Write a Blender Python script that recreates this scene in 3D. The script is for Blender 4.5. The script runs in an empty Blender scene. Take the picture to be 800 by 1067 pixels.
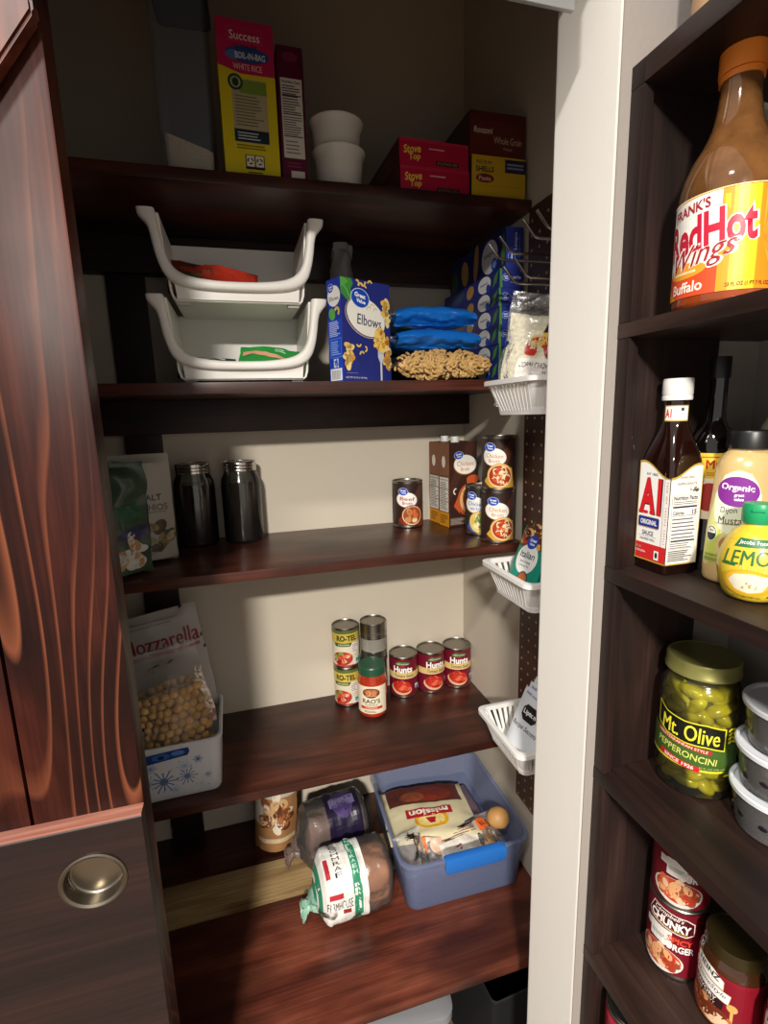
import bpy, bmesh, math, random
from math import pi, sin, cos, atan2, sqrt, radians
from mathutils import Vector, Matrix, noise as mnoise
COL = bpy.context.scene.collection
random.seed(7)

# ------------------------------------------------------------------ materials
def lin(c):
    c /= 255.0
    return c / 12.92 if c <= .04045 else ((c + .055) / 1.055) ** 2.4
def rgb(h):
    h = h.lstrip('#')
    return (lin(int(h[0:2], 16)), lin(int(h[2:4], 16)), lin(int(h[4:6], 16)), 1)
_M = {}
def newmat(name):
    m = bpy.data.materials.new(name); m.use_nodes = True
    nt = m.node_tree
    return m, nt, nt.nodes['Principled BSDF']
def mat(name, hexc, rough=.5, metal=0, spec=.5, coat=0, alpha=1, trans=0, ior=1.45, bump=0, bscale=40, vary=0):
    if name in _M: return _M[name]
    m, nt, b = newmat(name)
    b.inputs['Base Color'].default_value = rgb(hexc)
    b.inputs['Roughness'].default_value = rough
    b.inputs['Metallic'].default_value = metal
    b.inputs['Specular IOR Level'].default_value = spec
    b.inputs['Coat Weight'].default_value = coat
    b.inputs['Alpha'].default_value = alpha
    b.inputs['Transmission Weight'].default_value = trans
    b.inputs['IOR'].default_value = ior
    if bump or vary:
        tc = nt.nodes.new('ShaderNodeTexCoord'); n = nt.nodes.new('ShaderNodeTexNoise')
        n.inputs['Scale'].default_value = bscale; n.inputs['Detail'].default_value = 5
        nt.links.new(tc.outputs['Object'], n.inputs['Vector'])
        if bump:
            bp = nt.nodes.new('ShaderNodeBump'); bp.inputs['Strength'].default_value = bump; bp.inputs['Distance'].default_value = .004
            nt.links.new(n.outputs['Fac'], bp.inputs['Height']); nt.links.new(bp.outputs['Normal'], b.inputs['Normal'])
        if vary:
            r = nt.nodes.new('ShaderNodeValToRGB'); c = rgb(hexc)
            r.color_ramp.elements[0].position = .3; r.color_ramp.elements[1].position = .7
            r.color_ramp.elements[0].color = tuple(x * (1 - vary) for x in c[:3]) + (1,)
            r.color_ramp.elements[1].color = tuple(min(1, x * (1 + vary)) for x in c[:3]) + (1,)
            nt.links.new(n.outputs['Fac'], r.inputs['Fac']); nt.links.new(r.outputs['Color'], b.inputs['Base Color'])
    _M[name] = m
    return m
def ink(h):                                   # printed colour on a label
    return mat('print_' + h.lstrip('#'), h, .38)
def film(name, tint='#ffffff', haze=.06, gloss=1.0, crinkle=.6):
    """thin clear plastic film: mostly see-through, glossy, a little haze"""
    if name in _M: return _M[name]
    m, nt, b = newmat(name); nt.nodes.remove(b)
    N = nt.nodes.new; L = nt.links.new
    tr = N('ShaderNodeBsdfTransparent'); tr.inputs[0].default_value = rgb(tint)
    df = N('ShaderNodeBsdfDiffuse'); df.inputs[0].default_value = rgb('#e8e4e0')
    gl = N('ShaderNodeBsdfGlossy'); gl.inputs['Roughness'].default_value = .12
    lw = N('ShaderNodeFresnel'); lw.inputs['IOR'].default_value = 1.5
    mu = N('ShaderNodeMath'); mu.operation = 'MULTIPLY'; mu.inputs[1].default_value = gloss
    m1 = N('ShaderNodeMixShader'); m1.inputs[0].default_value = haze
    m2 = N('ShaderNodeMixShader')
    n = N('ShaderNodeTexNoise'); n.inputs['Scale'].default_value = 60; n.inputs['Detail'].default_value = 4
    tc = N('ShaderNodeTexCoord'); bp = N('ShaderNodeBump'); bp.inputs['Strength'].default_value = crinkle; bp.inputs['Distance'].default_value = .006
    L(tc.outputs['Object'], n.inputs['Vector']); L(n.outputs['Fac'], bp.inputs['Height'])
    L(bp.outputs['Normal'], gl.inputs['Normal']); L(bp.outputs['Normal'], lw.inputs['Normal'])
    L(tr.outputs[0], m1.inputs[1]); L(df.outputs[0], m1.inputs[2])
    L(lw.outputs[0], mu.inputs[0]); L(mu.outputs[0], m2.inputs[0])
    L(m1.outputs[0], m2.inputs[1]); L(gl.outputs[0], m2.inputs[2])
    L(m2.outputs[0], nt.nodes['Material Output'].inputs[0])
    _M[name] = m
    return m
def wood(name, axis, dark, mid, light, rough=.35, lines=0.0, line_col='#c07048', knots=1.0, across=9, seed=0, blotch=.5, bump=.15, spec=.4):
    """stained softwood: grain stretched along an axis, blotches, knots, optional bright grain lines"""
    if name in _M: return _M[name]
    m, nt, b = newmat(name); N = nt.nodes.new; L = nt.links.new
    b.inputs['Roughness'].default_value = rough; b.inputs['Specular IOR Level'].default_value = spec
    tc = N('ShaderNodeTexCoord')
    def mapping(along, acr, off=0):
        mp = N('ShaderNodeMapping'); s = [acr] * 3; s['xyz'.index(axis)] = along
        mp.inputs['Scale'].default_value = s; mp.inputs['Location'].default_value = (off + seed, off * .7 + seed * 1.3, off * .3)
        L(tc.outputs['Object'], mp.inputs['Vector']); return mp
    def nz(mp, sc, det=5, dist=0):
        n = N('ShaderNodeTexNoise'); n.inputs['Scale'].default_value = sc; n.inputs['Detail'].default_value = det
        n.inputs['Distortion'].default_value = dist; L(mp.outputs[0], n.inputs['Vector']); return n
    def ramp(src, stops):
        r = N('ShaderNodeValToRGB'); e = r.color_ramp.elements
        while len(e) < len(stops): e.new(.5)
        for i, (p_, c_) in enumerate(stops): e[i].position = p_; e[i].color = c_
        L(src, r.inputs['Fac']); return r
    def mix(f, a, c, mode='MIX', fac=None):
        x = N('ShaderNodeMix'); x.data_type = 'RGBA'; x.blend_type = mode
        if f is None: x.inputs[0].default_value = fac
        else: L(f, x.inputs[0])
        L(a, x.inputs[6])
        if isinstance(c, tuple): x.inputs[7].default_value = c
        else: L(c, x.inputs[7])
        return x.outputs[2]
    g = nz(mapping(1.2, across), 2.2, 6, .8)
    base = ramp(g.outputs['Fac'], [(.28, rgb(dark)), (.5, rgb(mid)), (.74, rgb(light))]).outputs[0]
    fine = nz(mapping(3, 130, 3), 2, 3)
    fr = ramp(fine.outputs['Fac'], [(.3, (.62, .62, .62, 1)), (.7, (1.1, 1.1, 1.1, 1))]).outputs[0]
    base = mix(None, base, fr, 'MULTIPLY', 1.0)
    bl = nz(mapping(4, 7, 11), 1.0, 3)
    bf = ramp(bl.outputs['Fac'], [(.46, (0, 0, 0, 1)), (.62, (blotch, blotch, blotch, 1))]).outputs[0]
    base = mix(bf, base, rgb(dark))
    if lines > 0:
        cn = nz(mapping(.62, 2.6, 5), 1.6, 1.5, .25)
        mu = N('ShaderNodeMath'); mu.operation = 'MULTIPLY'; mu.inputs[1].default_value = 34; L(cn.outputs['Fac'], mu.inputs[0])
        fr_ = N('ShaderNodeMath'); fr_.operation = 'FRACT'; L(mu.outputs[0], fr_.inputs[0])
        lf0 = ramp(fr_.outputs[0], [(.74, (0, 0, 0, 1)), (.94, (lines,) * 3 + (1,)), (1.0, (0, 0, 0, 1))]).outputs[0]
        mk = nz(mapping(2.0, 4.0, 9), 1.3, 3); mkr = ramp(mk.outputs['Fac'], [(.40, (.05, .05, .05, 1)), (.62, (1, 1, 1, 1))]).outputs[0]
        lf = mix(None, lf0, mkr, 'MULTIPLY', 1.0)
        base = mix(lf, base, rgb(line_col))
    if knots > 0:
        v = N('ShaderNodeTexVoronoi'); v.inputs['Scale'].default_value = 1.0; v.inputs['Randomness'].default_value = 1
        mp = mapping(4.2, 7.5, 2.3); L(mp.outputs[0], v.inputs['Vector'])
        kf = ramp(v.outputs['Distance'], [(.10, (.95 * knots,) * 3 + (1,)), (.22, (0, 0, 0, 1))]).outputs[0]
        base = mix(kf, base, rgb(dark))
    L(base, b.inputs['Base Color'])
    bp = N('ShaderNodeBump'); bp.inputs['Strength'].default_value = bump; bp.inputs['Distance'].default_value = .003
    L(g.outputs['Fac'], bp.inputs['Height']); L(bp.outputs['Normal'], b.inputs['Normal'])
    rr = N('ShaderNodeMapRange'); rr.inputs[3].default_value = rough - .08; rr.inputs[4].default_value = rough + .15
    L(bl.outputs['Fac'], rr.inputs[0]); L(rr.outputs[0], b.inputs['Roughness'])
    _M[name] = m
    return m

# ------------------------------------------------------------------ objects
def thing(name, label, cat, loc=(0, 0, 0), rz=0, group=None, rot=None):
    o = bpy.data.objects.new(name, None); o.empty_display_size = .02
    COL.objects.link(o); o.location = loc; o.rotation_euler = rot if rot else (0, 0, rz)
    o['label'] = label; o['category'] = cat
    if group: o['group'] = group
    return o
def tag(o, label, cat, group=None, kind=None):
    o['label'] = label; o['category'] = cat
    if group: o['group'] = group
    if kind: o['kind'] = kind
    return o
def mesh_obj(name, bm, m, parent=None, smooth=False, M=None, sharp=40):
    me = bpy.data.meshes.new(name)
    bmesh.ops.recalc_face_normals(bm, faces=bm.faces[:])
    if M is not None: bm.transform(M)
    if smooth:
        for f in bm.faces: f.smooth = True
        for e in bm.edges:
            if len(e.link_faces) == 2 and e.calc_face_angle(0) > radians(sharp): e.smooth = False
    bm.to_mesh(me); bm.free()
    for x in (m if isinstance(m, (list, tuple)) else [m]): me.materials.append(x)
    o = bpy.data.objects.new(name, me); COL.objects.link(o)
    if parent: o.parent = parent
    return o
def struct(name, bm, m, smooth=False):
    o = mesh_obj(name, bm, m, None, smooth); o['kind'] = 'structure'; return o
def dup(root, loc, rz=None, label=None, rot=None):
    r = root.copy(); COL.objects.link(r); r.location = loc
    if rot: r.rotation_euler = rot
    elif rz is not None: r.rotation_euler = (0, 0, rz)
    if label: r['label'] = label
    def rec(src, dst):
        for ch in list(src.children):
            c = ch.copy(); COL.objects.link(c); c.parent = dst; rec(ch, c)
    rec(root, r)
    return r
def face(x, y, off=0):                        # turn a thing's local -Y towards the place one stands in front of the door
    return atan2(-y, -x) + pi / 2 + radians(off)

# ------------------------------------------------------------------ mesh helpers
def BM(): return bmesh.new()
def box(bm, x0, x1, y0, y1, z0, z1, bev=0, seg=2, M=None):
    t = bmesh.new()
    v = [t.verts.new((x, y, z)) for x in (x0, x1) for y in (y0, y1) for z in (z0, z1)]
    for f in ((0, 1, 3, 2), (4, 6, 7, 5), (0, 4, 5, 1), (2, 3, 7, 6), (0, 2, 6, 4), (1, 5, 7, 3)): t.faces.new([v[i] for i in f])
    if bev: bmesh.ops.bevel(t, geom=t.edges[:], offset=bev, segments=seg, affect='EDGES', profile=.7)
    if M is not None: t.transform(M)
    merge(bm, t)
def merge(bm, t, mi=None):
    me = bpy.data.meshes.new('tmp'); 
    if mi is not None:
        for f in t.faces: f.material_index = mi
    t.to_mesh(me); t.free(); bm.from_mesh(me); bpy.data.meshes.remove(me)
def rings(bm, R, closed=True, cap0=False, cap1=False, mi=0):
    V = [[bm.verts.new(p) for p in r] for r in R]
    n = len(V[0])
    for a, b in zip(V[:-1], V[1:]):
        for i in range(n if closed else n - 1):
            j = (i + 1) % n
            try: f = bm.faces.new((a[i], a[j], b[j], b[i])); f.material_index = mi
            except ValueError: pass
    if cap0: bm.faces.new(V[0][::-1]).material_index = mi
    if cap1: bm.faces.new(V[-1]).material_index = mi
    return V
def circ(r, z, n=40, cx=0, cy=0): return [(cx + r * cos(2 * pi * i / n), cy + r * sin(2 * pi * i / n), z) for i in range(n)]
def lathe(bm, prof, n=40, cap0=True, cap1=True, mi=0):
    rings(bm, [circ(max(r, 1e-4), z, n) for r, z in prof], True, cap0, cap1, mi)
def sup(rx, ry, z, e=2, n=48, cx=0, cy=0):    # superellipse ring
    o = []
    for i in range(n):
        a = 2 * pi * i / n; c, s = cos(a), sin(a)
        o.append((cx + rx * math.copysign(abs(c) ** (2 / e), c), cy + ry * math.copysign(abs(s) ** (2 / e), s), z))
    return o
def rrect(hw, hd, r, z, n=6, cx=0, cy=0):     # rounded rectangle ring
    o = []
    for q, (sx, sy) in enumerate(((1, 1), (-1, 1), (-1, -1), (1, -1))):
        for i in range(n + 1):
            a = pi / 2 * (q + i / n)
            o.append((cx + sx * (hw - r) + r * cos(a), cy + sy * (hd - r) + r * sin(a), z))
    return o
def tube(bm, path, r, n=8, closed=False, mi=0):
    P = [Vector(p) for p in path]; R = []; N = len(P)
    up = None
    for i, p in enumerate(P):
        if closed: t = P[(i + 1) % N] - P[i - 1]
        else: t = P[min(i + 1, N - 1)] - P[max(i - 1, 0)]
        t.normalize()
        if up is None: up = Vector((0, 0, 1)) if abs(t.z) < .9 else Vector((1, 0, 0))
        a = t.cross(up).normalized(); b = a.cross(t).normalized(); up = b
        R.append([p + a * r * cos(2 * pi * k / n) + b * r * sin(2 * pi * k / n) for k in range(n)])
    if closed: R.append(R[0])
    rings(bm, R, True, not closed, not closed, mi)
def sphere(bm, c, r, sub=2, M=None, mi=0):
    t = bmesh.new(); bmesh.ops.create_icosphere(t, subdivisions=sub, radius=1)
    rr = r if isinstance(r, (tuple, list)) else (r, r, r)
    t.transform(Matrix.Diagonal((*rr, 1)))
    if M is not None: t.transform(M)
    t.transform(Matrix.Translation(c)); merge(bm, t, mi)

# ------------------------------------------------------------------ label art: flat shapes laid on a surface
_T = {}
def textmesh(s, bold=0.0):
    k = (s, bold)
    if k not in _T:
        cu = bpy.data.curves.new('t', 'FONT'); cu.body = s; cu.size = 1; cu.offset = bold; cu.resolution_u = 3
        ob = bpy.data.objects.new('t', cu); me = bpy.data.meshes.new_from_object(ob)
        bpy.data.objects.remove(ob); bpy.data.curves.remove(cu)
        xs = [v.co.x for v in me.vertices]; ys = [v.co.y for v in me.vertices]
        _T[k] = (me, min(xs), max(xs), min(ys), max(ys))
    return _T[k]
class Art:
    def __init__(s): s.p = []; s.l = 0
    def _add(s, bm, c, same=False):
        if not same: s.l += 1
        s.p.append((bm, c, s.l)); return s
    def poly(s, pts, c, same=False):
        b = bmesh.new(); b.faces.new([b.verts.new((x, y, 0)) for x, y in pts])
        bmesh.ops.triangulate(b, faces=b.faces[:]); return s._add(b, c, same)
    def rect(s, x0, y0, x1, y1, c, same=False): return s.poly([(x0, y0), (x1, y0), (x1, y1), (x0, y1)], c, same)
    def ell(s, cx, cy, rx, ry, c, rot=0, same=False, n=28):
        a = radians(rot); P = []
        for i in range(n):
            t = 2 * pi * i / n; x, y = rx * cos(t), ry * sin(t)
            P.append((cx + x * cos(a) - y * sin(a), cy + x * sin(a) + y * cos(a)))
        return s.poly(P, c, same)
    def text(s, t, cx, cy, h, c, w=None, bold=.012, shear=0, rot=0, same=False):
        fat = bold if any(ch in t for ch in 'MWw') else 0            # these letters are thickened by striking them twice
        me, x0, x1, y0, y1 = textmesh(t, 0.0 if fat else bold)
        b = bmesh.new(); b.from_mesh(me)
        if fat:
            for v in b.verts: v.co.x -= fat * .7
            n0 = len(b.verts); b.from_mesh(me); b.verts.ensure_lookup_table()
            for v in b.verts[n0:]: v.co.x += fat * .7
        k = h / max(.3, (y1 - y0)); kx = k if w is None else w / (x1 - x0)
        a = radians(rot)
        for v in b.verts:
            x = (v.co.x - (x0 + x1) / 2) * kx; y = (v.co.y - (y0 + y1) / 2) * k; x += shear * y
            v.co = (cx + x * cos(a) - y * sin(a), cy + x * sin(a) + y * cos(a), 0)
        return s._add(b, c, same)
    def line(s, pts, w, c, same=False):
        L, R = [], []
        for i, p in enumerate(pts):
            q0 = pts[max(0, i - 1)]; q1 = pts[min(len(pts) - 1, i + 1)]
            dx, dy = q1[0] - q0[0], q1[1] - q0[1]; d = sqrt(dx * dx + dy * dy) or 1
            L.append((p[0] - dy / d * w / 2, p[1] + dx / d * w / 2)); R.append((p[0] + dy / d * w / 2, p[1] - dx / d * w / 2))
        b = bmesh.new(); A = [b.verts.new((x, y, 0)) for x, y in L]; B = [b.verts.new((x, y, 0)) for x, y in R]
        for i in range(len(A) - 1): b.faces.new((A[i], B[i], B[i + 1], A[i + 1]))
        return s._add(b, c, same)
    def arc(s, cx, cy, r, a0, a1, w, c, same=False):
        return s.line([(cx + r * cos(radians(a0 + (a1 - a0) * i / 8)), cy + r * sin(radians(a0 + (a1 - a0) * i / 8))) for i in range(9)], w, c, same)
    def lines(s, x0, y0, x1, y1, n, c, seed=0, fill=.55):     # rows of print too small to read
        rnd = random.Random(seed); h = (y1 - y0) / n; s.l += 1
        for i in range(n):
            s.rect(x0, y1 - (i + .5 + fill / 2) * h, x0 + (x1 - x0) * rnd.uniform(.65, 1), y1 - (i + .5 - fill / 2) * h, c, True)
    def bits(s, cx, cy, rx, ry, n, cols, size, seed=0, elong=1.8):   # scattered food pieces
        rnd = random.Random(seed)
        for i in range(n):
            a = rnd.uniform(0, 2 * pi); q = sqrt(rnd.random()) * .86
            z = size * rnd.uniform(.6, 1.2)
            s.ell(cx + rx * q * cos(a), cy + ry * q * sin(a), z * elong / 2, z / 2, rnd.choice(cols), rnd.uniform(0, 180), same=(i % 6 != 0), n=10)
    def squiggle(s, cx, cy, rx, ry, n, col, w, seed=0):
        rnd = random.Random(seed); s.l += 1
        for i in range(n):
            a = rnd.uniform(0, 2 * pi); q = sqrt(rnd.random()) * .7; r = rnd.uniform(.12, .3) * rx; st = rnd.uniform(0, 360)
            s.arc(cx + rx * q * cos(a), cy + ry * q * sin(a), r, st, st + rnd.uniform(90, 200), w, col, True)
    def build(s, name, f, parent, du=None, dv=None, eps=.00004, label=None):
        cols = []; out = bmesh.new()
        for b, c, l in s.p:
            if c not in cols: cols.append(c)
            for d, ax in ((du, 0), (dv, 1)):
                if d:
                    lo = min(v.co[ax] for v in b.verts); hi = max(v.co[ax] for v in b.verts)
                    k = math.ceil(lo / d + 1e-6)
                    while k * d < hi - 1e-6:
                        no = Vector((0, 0, 0)); no[ax] = 1; co = no * (k * d)
                        bmesh.ops.bisect_plane(b, geom=b.verts[:] + b.edges[:] + b.faces[:], plane_co=co, plane_no=no); k += 1
            for v in b.verts: v.co = Vector(f(v.co.x, v.co.y, l * eps))
            merge(out, b, cols.index(c))
        me = bpy.data.meshes.new(name); out.to_mesh(me); out.free()
        for c in cols: me.materials.append(ink(c) if isinstance(c, str) else c)
        body = [c for c in parent.children if c.type == 'MESH' and any(k in c.name for k in ('box', 'can_body', 'glass', 'pouch', 'film', 'body', 'bottle', 'tortillas'))]
        o = bpy.data.objects.new(name, me); COL.objects.link(o); o.parent = body[-1] if body else parent
        if label: o['label'] = label
        return o
def on_plane(o, U, N, V=(0, 0, 1)):
    o, U, N, V = Vector(o), Vector(U), Vector(N), Vector(V)
    return lambda u, v, e: o + U * u + V * v + N * e
def on_cyl(r, off=0):
    return lambda u, v, e: ((r + e) * sin(u / r + off), -(r + e) * cos(u / r + off), v)

class Pouch:
    """a filled bag: two skins welded at the edges; local x across, z up, y through"""
    def __init__(s, w, h, d, seed=0, top=.12, bot=.04, wr=.003, sag=.0, taper=0.0, bulge=2.5):
        s.w, s.h, s.d, s.seed, s.top, s.bot, s.wr, s.taper, s.bulge, s.sag = w, h, d, seed, top, bot, wr, taper, bulge, sag
    def P(s, u, v, side):
        t = 1.0
        if v > 1 - s.top: t = 0.06 if v > 1 - s.top * .35 else .06 + .94 * sin(pi / 2 * ((1 - s.top * .35 - v) / (s.top * .65))) ** .7
        if v < s.bot: t = (v / s.bot) ** .5 if s.bot else 1
        th = s.d / 2 * (1 - abs(u) ** s.bulge) * t * (1 - .25 * v)
        x = u * s.w / 2 * (1 - s.taper * v); z = v * s.h
        n = Vector((x * 22 + s.seed, z * 22, side * 3.1))
        th += s.wr * mnoise.noise(n) * (1 - abs(u) ** 6) + s.wr * .5 * mnoise.noise(n * 3)
        return Vector((x + s.wr * mnoise.noise(n + Vector((9, 0, 0))), side * max(th, .0006), z + s.sag * u * u + s.wr * .6 * mnoise.noise(n + Vector((0, 7, 0)))))
    def mesh(s, nu=22, nv=26):
        bm = bmesh.new()
        for side in (-1, 1):
            rings(bm, [[s.P(-1 + 2 * i / nu, j / nv, side) for i in range(nu + 1)] for j in range(nv + 1)], closed=False)
        bmesh.ops.remove_doubles(bm, verts=bm.verts[:], dist=.0015)
        return bm
    def front(s, off=.0008, M=None):
        def f(u, v, e):
            p = s.P(max(-1, min(1, u / (s.w / 2))), max(0, min(1, v / s.h)), -1) + Vector((0, -off - e, 0))
            return M @ p if M is not None else p
        return f

# palette
STAIN = dict(dark='#1c0b08', mid='#4a2116', light='#74382a')
def shelf_wood(seed): return wood('stained_pine_%d' % seed, 'x', '#210f0b', '#4b251b', '#6c3b2e', .30, seed=seed, knots=.8, across=8, blotch=.7)
DARKW = wood('dark_stained_wood', 'x', '#170c0a', '#2c1813', '#3f241b', .42, knots=.4)
DARKV = wood('dark_stained_upright', 'z', '#150b09', '#2a1712', '#3a2119', .42, knots=.4)
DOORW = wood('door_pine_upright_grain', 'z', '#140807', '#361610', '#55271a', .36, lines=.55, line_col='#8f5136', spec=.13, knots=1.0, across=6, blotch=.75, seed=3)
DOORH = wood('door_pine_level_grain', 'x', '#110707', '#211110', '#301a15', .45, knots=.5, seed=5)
BRACEW = wood('door_pine_brace', 'z', '#2c100b', '#5b2b1e', '#7d4432', .36, spec=.25, knots=.3, seed=8)
RACKW = wood('rack_dark_wood', 'y', '#180f0d', '#2d1c17', '#423029', .45, knots=.3, seed=2, bump=.3)
RACKV = wood('rack_dark_upright', 'z', '#180f0d', '#2b1b17', '#3f2c27', .45, knots=.3, seed=2, bump=.3)
BAREW = wood('bare_pine', 'x', '#7a5f3c', '#b39566', '#cdb184', .6, knots=.6, seed=4, blotch=.3)
WALL = mat('pantry_wall_paint', '#c9bfae', .75, bump=.08, bscale=150)
TRIM = mat('jamb_paint', '#f0ece4', .5, bump=.06, bscale=60)
FRONT = mat('front_wall_paint', '#989089', .75, bump=.1, bscale=150)
TIN = mat('tin_can_metal', '#97928a', .34, metal=1)
STEEL = mat('bright_steel', '#c9c6c0', .2, metal=1)
WHITEP = mat('white_plastic', '#e9e7e3', .35)
BLACKP = mat('black_plastic', '#141414', .35)
CLEAR = film('clear_film')
HAZY = film('hazy_film', haze=.10)
GLASS = film('jar_glass', haze=.01, tint='#f4f6f2', crinkle=0)

# ------------------------------------------------------------------ measurements (metres; eye height 1.5)
E0 = 1.5
YF, YB, XR = .915, 1.215, .556
S1, S2, S3, S4, S5 = E0 + .382, E0 + .061, E0 - .269, E0 - .716, E0 - 1.03
R0, R1, R2, R3, R4, R5 = E0 + .3386, E0 + .0906, E0 - .1863, E0 - .458, E0 - .741, E0 - 1.02
Y0, YT, XC, XK, XW = .4994, .6126, .400, .4134, .62
CEIL = 2.55

# ================================================================== the setting
b = BM(); box(b, -.95, XR + .1, YB, YB + .1, -.1, CEIL); struct('wall_back', b, WALL)
b = BM(); box(b, XR, XR + .1, YT, YB, -.1, CEIL); struct('wall_right', b, WALL)
b = BM(); box(b, -.95, -.85, YT, YB, -.1, CEIL); struct('wall_left', b, WALL)
b = BM(); box(b, XC, 1.2, Y0, YT, -.1, CEIL, .003); struct('wall_front', b, [TRIM])
b = BM(); box(b, XC + .0005, 1.2, Y0 - .0015, Y0, 0, CEIL); struct('trim_1', b, FRONT)
b = BM(); box(b, -1.6, -.72, Y0, YT, -.1, CEIL, .003); struct('wall_front_left', b, FRONT)
b = BM(); box(b, -.72, XC, Y0, YT, E0 + .475, CEIL); struct('wall_header', b, FRONT)
b = BM(); box(b, XW, XW + .1, -.9, Y0 - .0015, -.1, CEIL); struct('wall_side', b, FRONT)
b = BM(); box(b, -.85, XR, YT, YB, CEIL, CEIL + .1); struct('ceiling', b, WALL)
b = BM(); box(b, -3, XW, -3, YB, -.1, 0); struct('floor', b, mat('floor_tile', '#6b5a4a', .5, vary=.1, bscale=6))

# ================================================================== sliding door
t = thing('sliding_door', 'dark stained wooden sliding door with diagonal brace and round flush pull at the left', 'door', (-.127, .53, 0))
b = BM()
for x0, x1 in ((-.575, -.35), (-.347, -.105), (-.1025, 0)): box(b, x0, x1, 0, .034, .02, E0 + .400, .0025)
mesh_obj('door_panel', b, DOORW, t, True)
RZ = E0 - .399
b = BM()
pts = [(-.575, E0 + .325), (-.575, E0 + .400), (0, E0 + .400), (0, E0 + .325)]
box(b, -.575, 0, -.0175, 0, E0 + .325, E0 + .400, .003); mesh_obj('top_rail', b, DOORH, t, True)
# diagonal brace between the rails
sl = (.314 + .391) / (.64 - .127)
def zl(x): return E0 + .314 + (x) * sl
hh = .1 * sqrt(1 + sl * sl)
P = [(0, zl(0)), (0, E0 + .3245), ((.3245 - .314 - hh) / sl, E0 + .3245), (-.575, zl(-.575) + hh), (-.575, max(zl(-.575), RZ)), ((-.399 - .314) / sl, RZ + .0005)]
P = [(0, zl(0)), (0, E0 + .3245), ((.3245 - .314 - hh) / sl, E0 + .3245), (-.575, zl(-.575) + hh), (-.575, RZ + .001), ((-.398 - .314) / sl if (-.398 - .314) / sl > -.575 else -.574, RZ + .001)]
b = BM()
A = [b.verts.new((x, -.0175, z)) for x, z in P]; B_ = [b.verts.new((x, 0, z)) for x, z in P]
b.faces.new(A); b.faces.new(B_[::-1])
for i in range(len(P)): b.faces.new((A[i], B_[i], B_[(i + 1) % len(P)], A[(i + 1) % len(P)]))
bmesh.ops.bevel(b, geom=b.edges[:], offset=.0025, segments=2, affect='EDGES')
mesh_obj('diagonal_brace', b, BRACEW, t, True)
# lower rail with a round hole for the pull
HX, HZ, HR = -.052, E0 - .463, .0305
b = BM()
def rail_front():
    o = [b.verts.new(p) for p in ((-.575, -.0175, RZ - .30), (0, -.0175, RZ - .30), (0, -.0175, RZ - .002), (-.575, -.0175, RZ - .002))]
    h = [b.verts.new((HX + HR * cos(2 * pi * i / 40), -.0175, HZ + HR * sin(2 * pi * i / 40))) for i in range(40)]
    e = [b.edges.new((o[i], o[(i + 1) % 4])) for i in range(4)] + [b.edges.new((h[i], h[(i + 1) % 40])) for i in range(40)]
    bmesh.ops.triangle_fill(b, edges=e, use_beauty=True)
    bk = [b.verts.new((v.co.x, 0, v.co.z)) for v in o]; h2 = [b.verts.new((v.co.x, 0, v.co.z)) for v in h]
    tp = [b.verts.new((-.575, -.0155, RZ)), b.verts.new((0, -.0155, RZ)), b.verts.new((0, 0, RZ)), b.verts.new((-.575, 0, RZ))]
    b.faces.new((o[3], o[2], tp[1], tp[0]))
    b.faces.new((o[0], bk[0], bk[1], o[1])); b.faces.new((o[1], bk[1], tp[2], tp[1], o[2])); b.faces.new((o[0], o[3], tp[0], tp[3], bk[0]))
    for i in range(40): b.faces.new((h[i], h[(i + 1) % 40], h2[(i + 1) % 40], h2[i]))
rail_front()
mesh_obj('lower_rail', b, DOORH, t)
b = BM(); box(b, -.575, 0, -.0165, 0, RZ - .0012, RZ + .0008, .0005); RAIL = [c for c in t.children if c.name.startswith('lower_rail')][0]; x = mesh_obj('painted_sheen_edge', b, wood('painted_sheen_pine', 'x', '#6b3a30', '#a8705f', '#c99684', .35, knots=0, across=20, blotch=.3), RAIL); x['label'] = 'pale top edge of the rail, overhead light painted into its colour'  # thin strip tinted paler, standing in for overhead light and sheen on the ledge
b = BM()
MR = Matrix.Translation((HX, -.0175, HZ)) @ Matrix.Rotation(pi / 2, 4, 'X')
lathe(b, [(HR + .0015, -.001), (HR + .0015, .0015), (HR - .0005, .0022), (HR - .003, .001), (HR - .0035, -.0105), (HR - .0045, -.0125), (HR - .006, -.0133), (HR - .0075, -.0134), (HR - .012, -.0134), (.0001, -.0134)], 48, False, True)
pl = mesh_obj('flush_pull', b, mat('pull_aged_nickel', '#7d766a', .33, metal=1), RAIL, True, MR); pl['label'] = 'round recessed metal flush pull'

t = tag(mesh_obj('sliding_door_track', (lambda bb: (box(bb, -.715, .366, .5362, .565, E0 + .437, E0 + .475, .002), box(bb, -.715, .366, .531, .5362, E0 + .4026, E0 + .475, .001), bb)[2])(BM()), mat('track_aluminium', '#a8a8a8', .35, metal=.6)), 'grey metal sliding door track under the top of the pantry opening', 'track')

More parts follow.
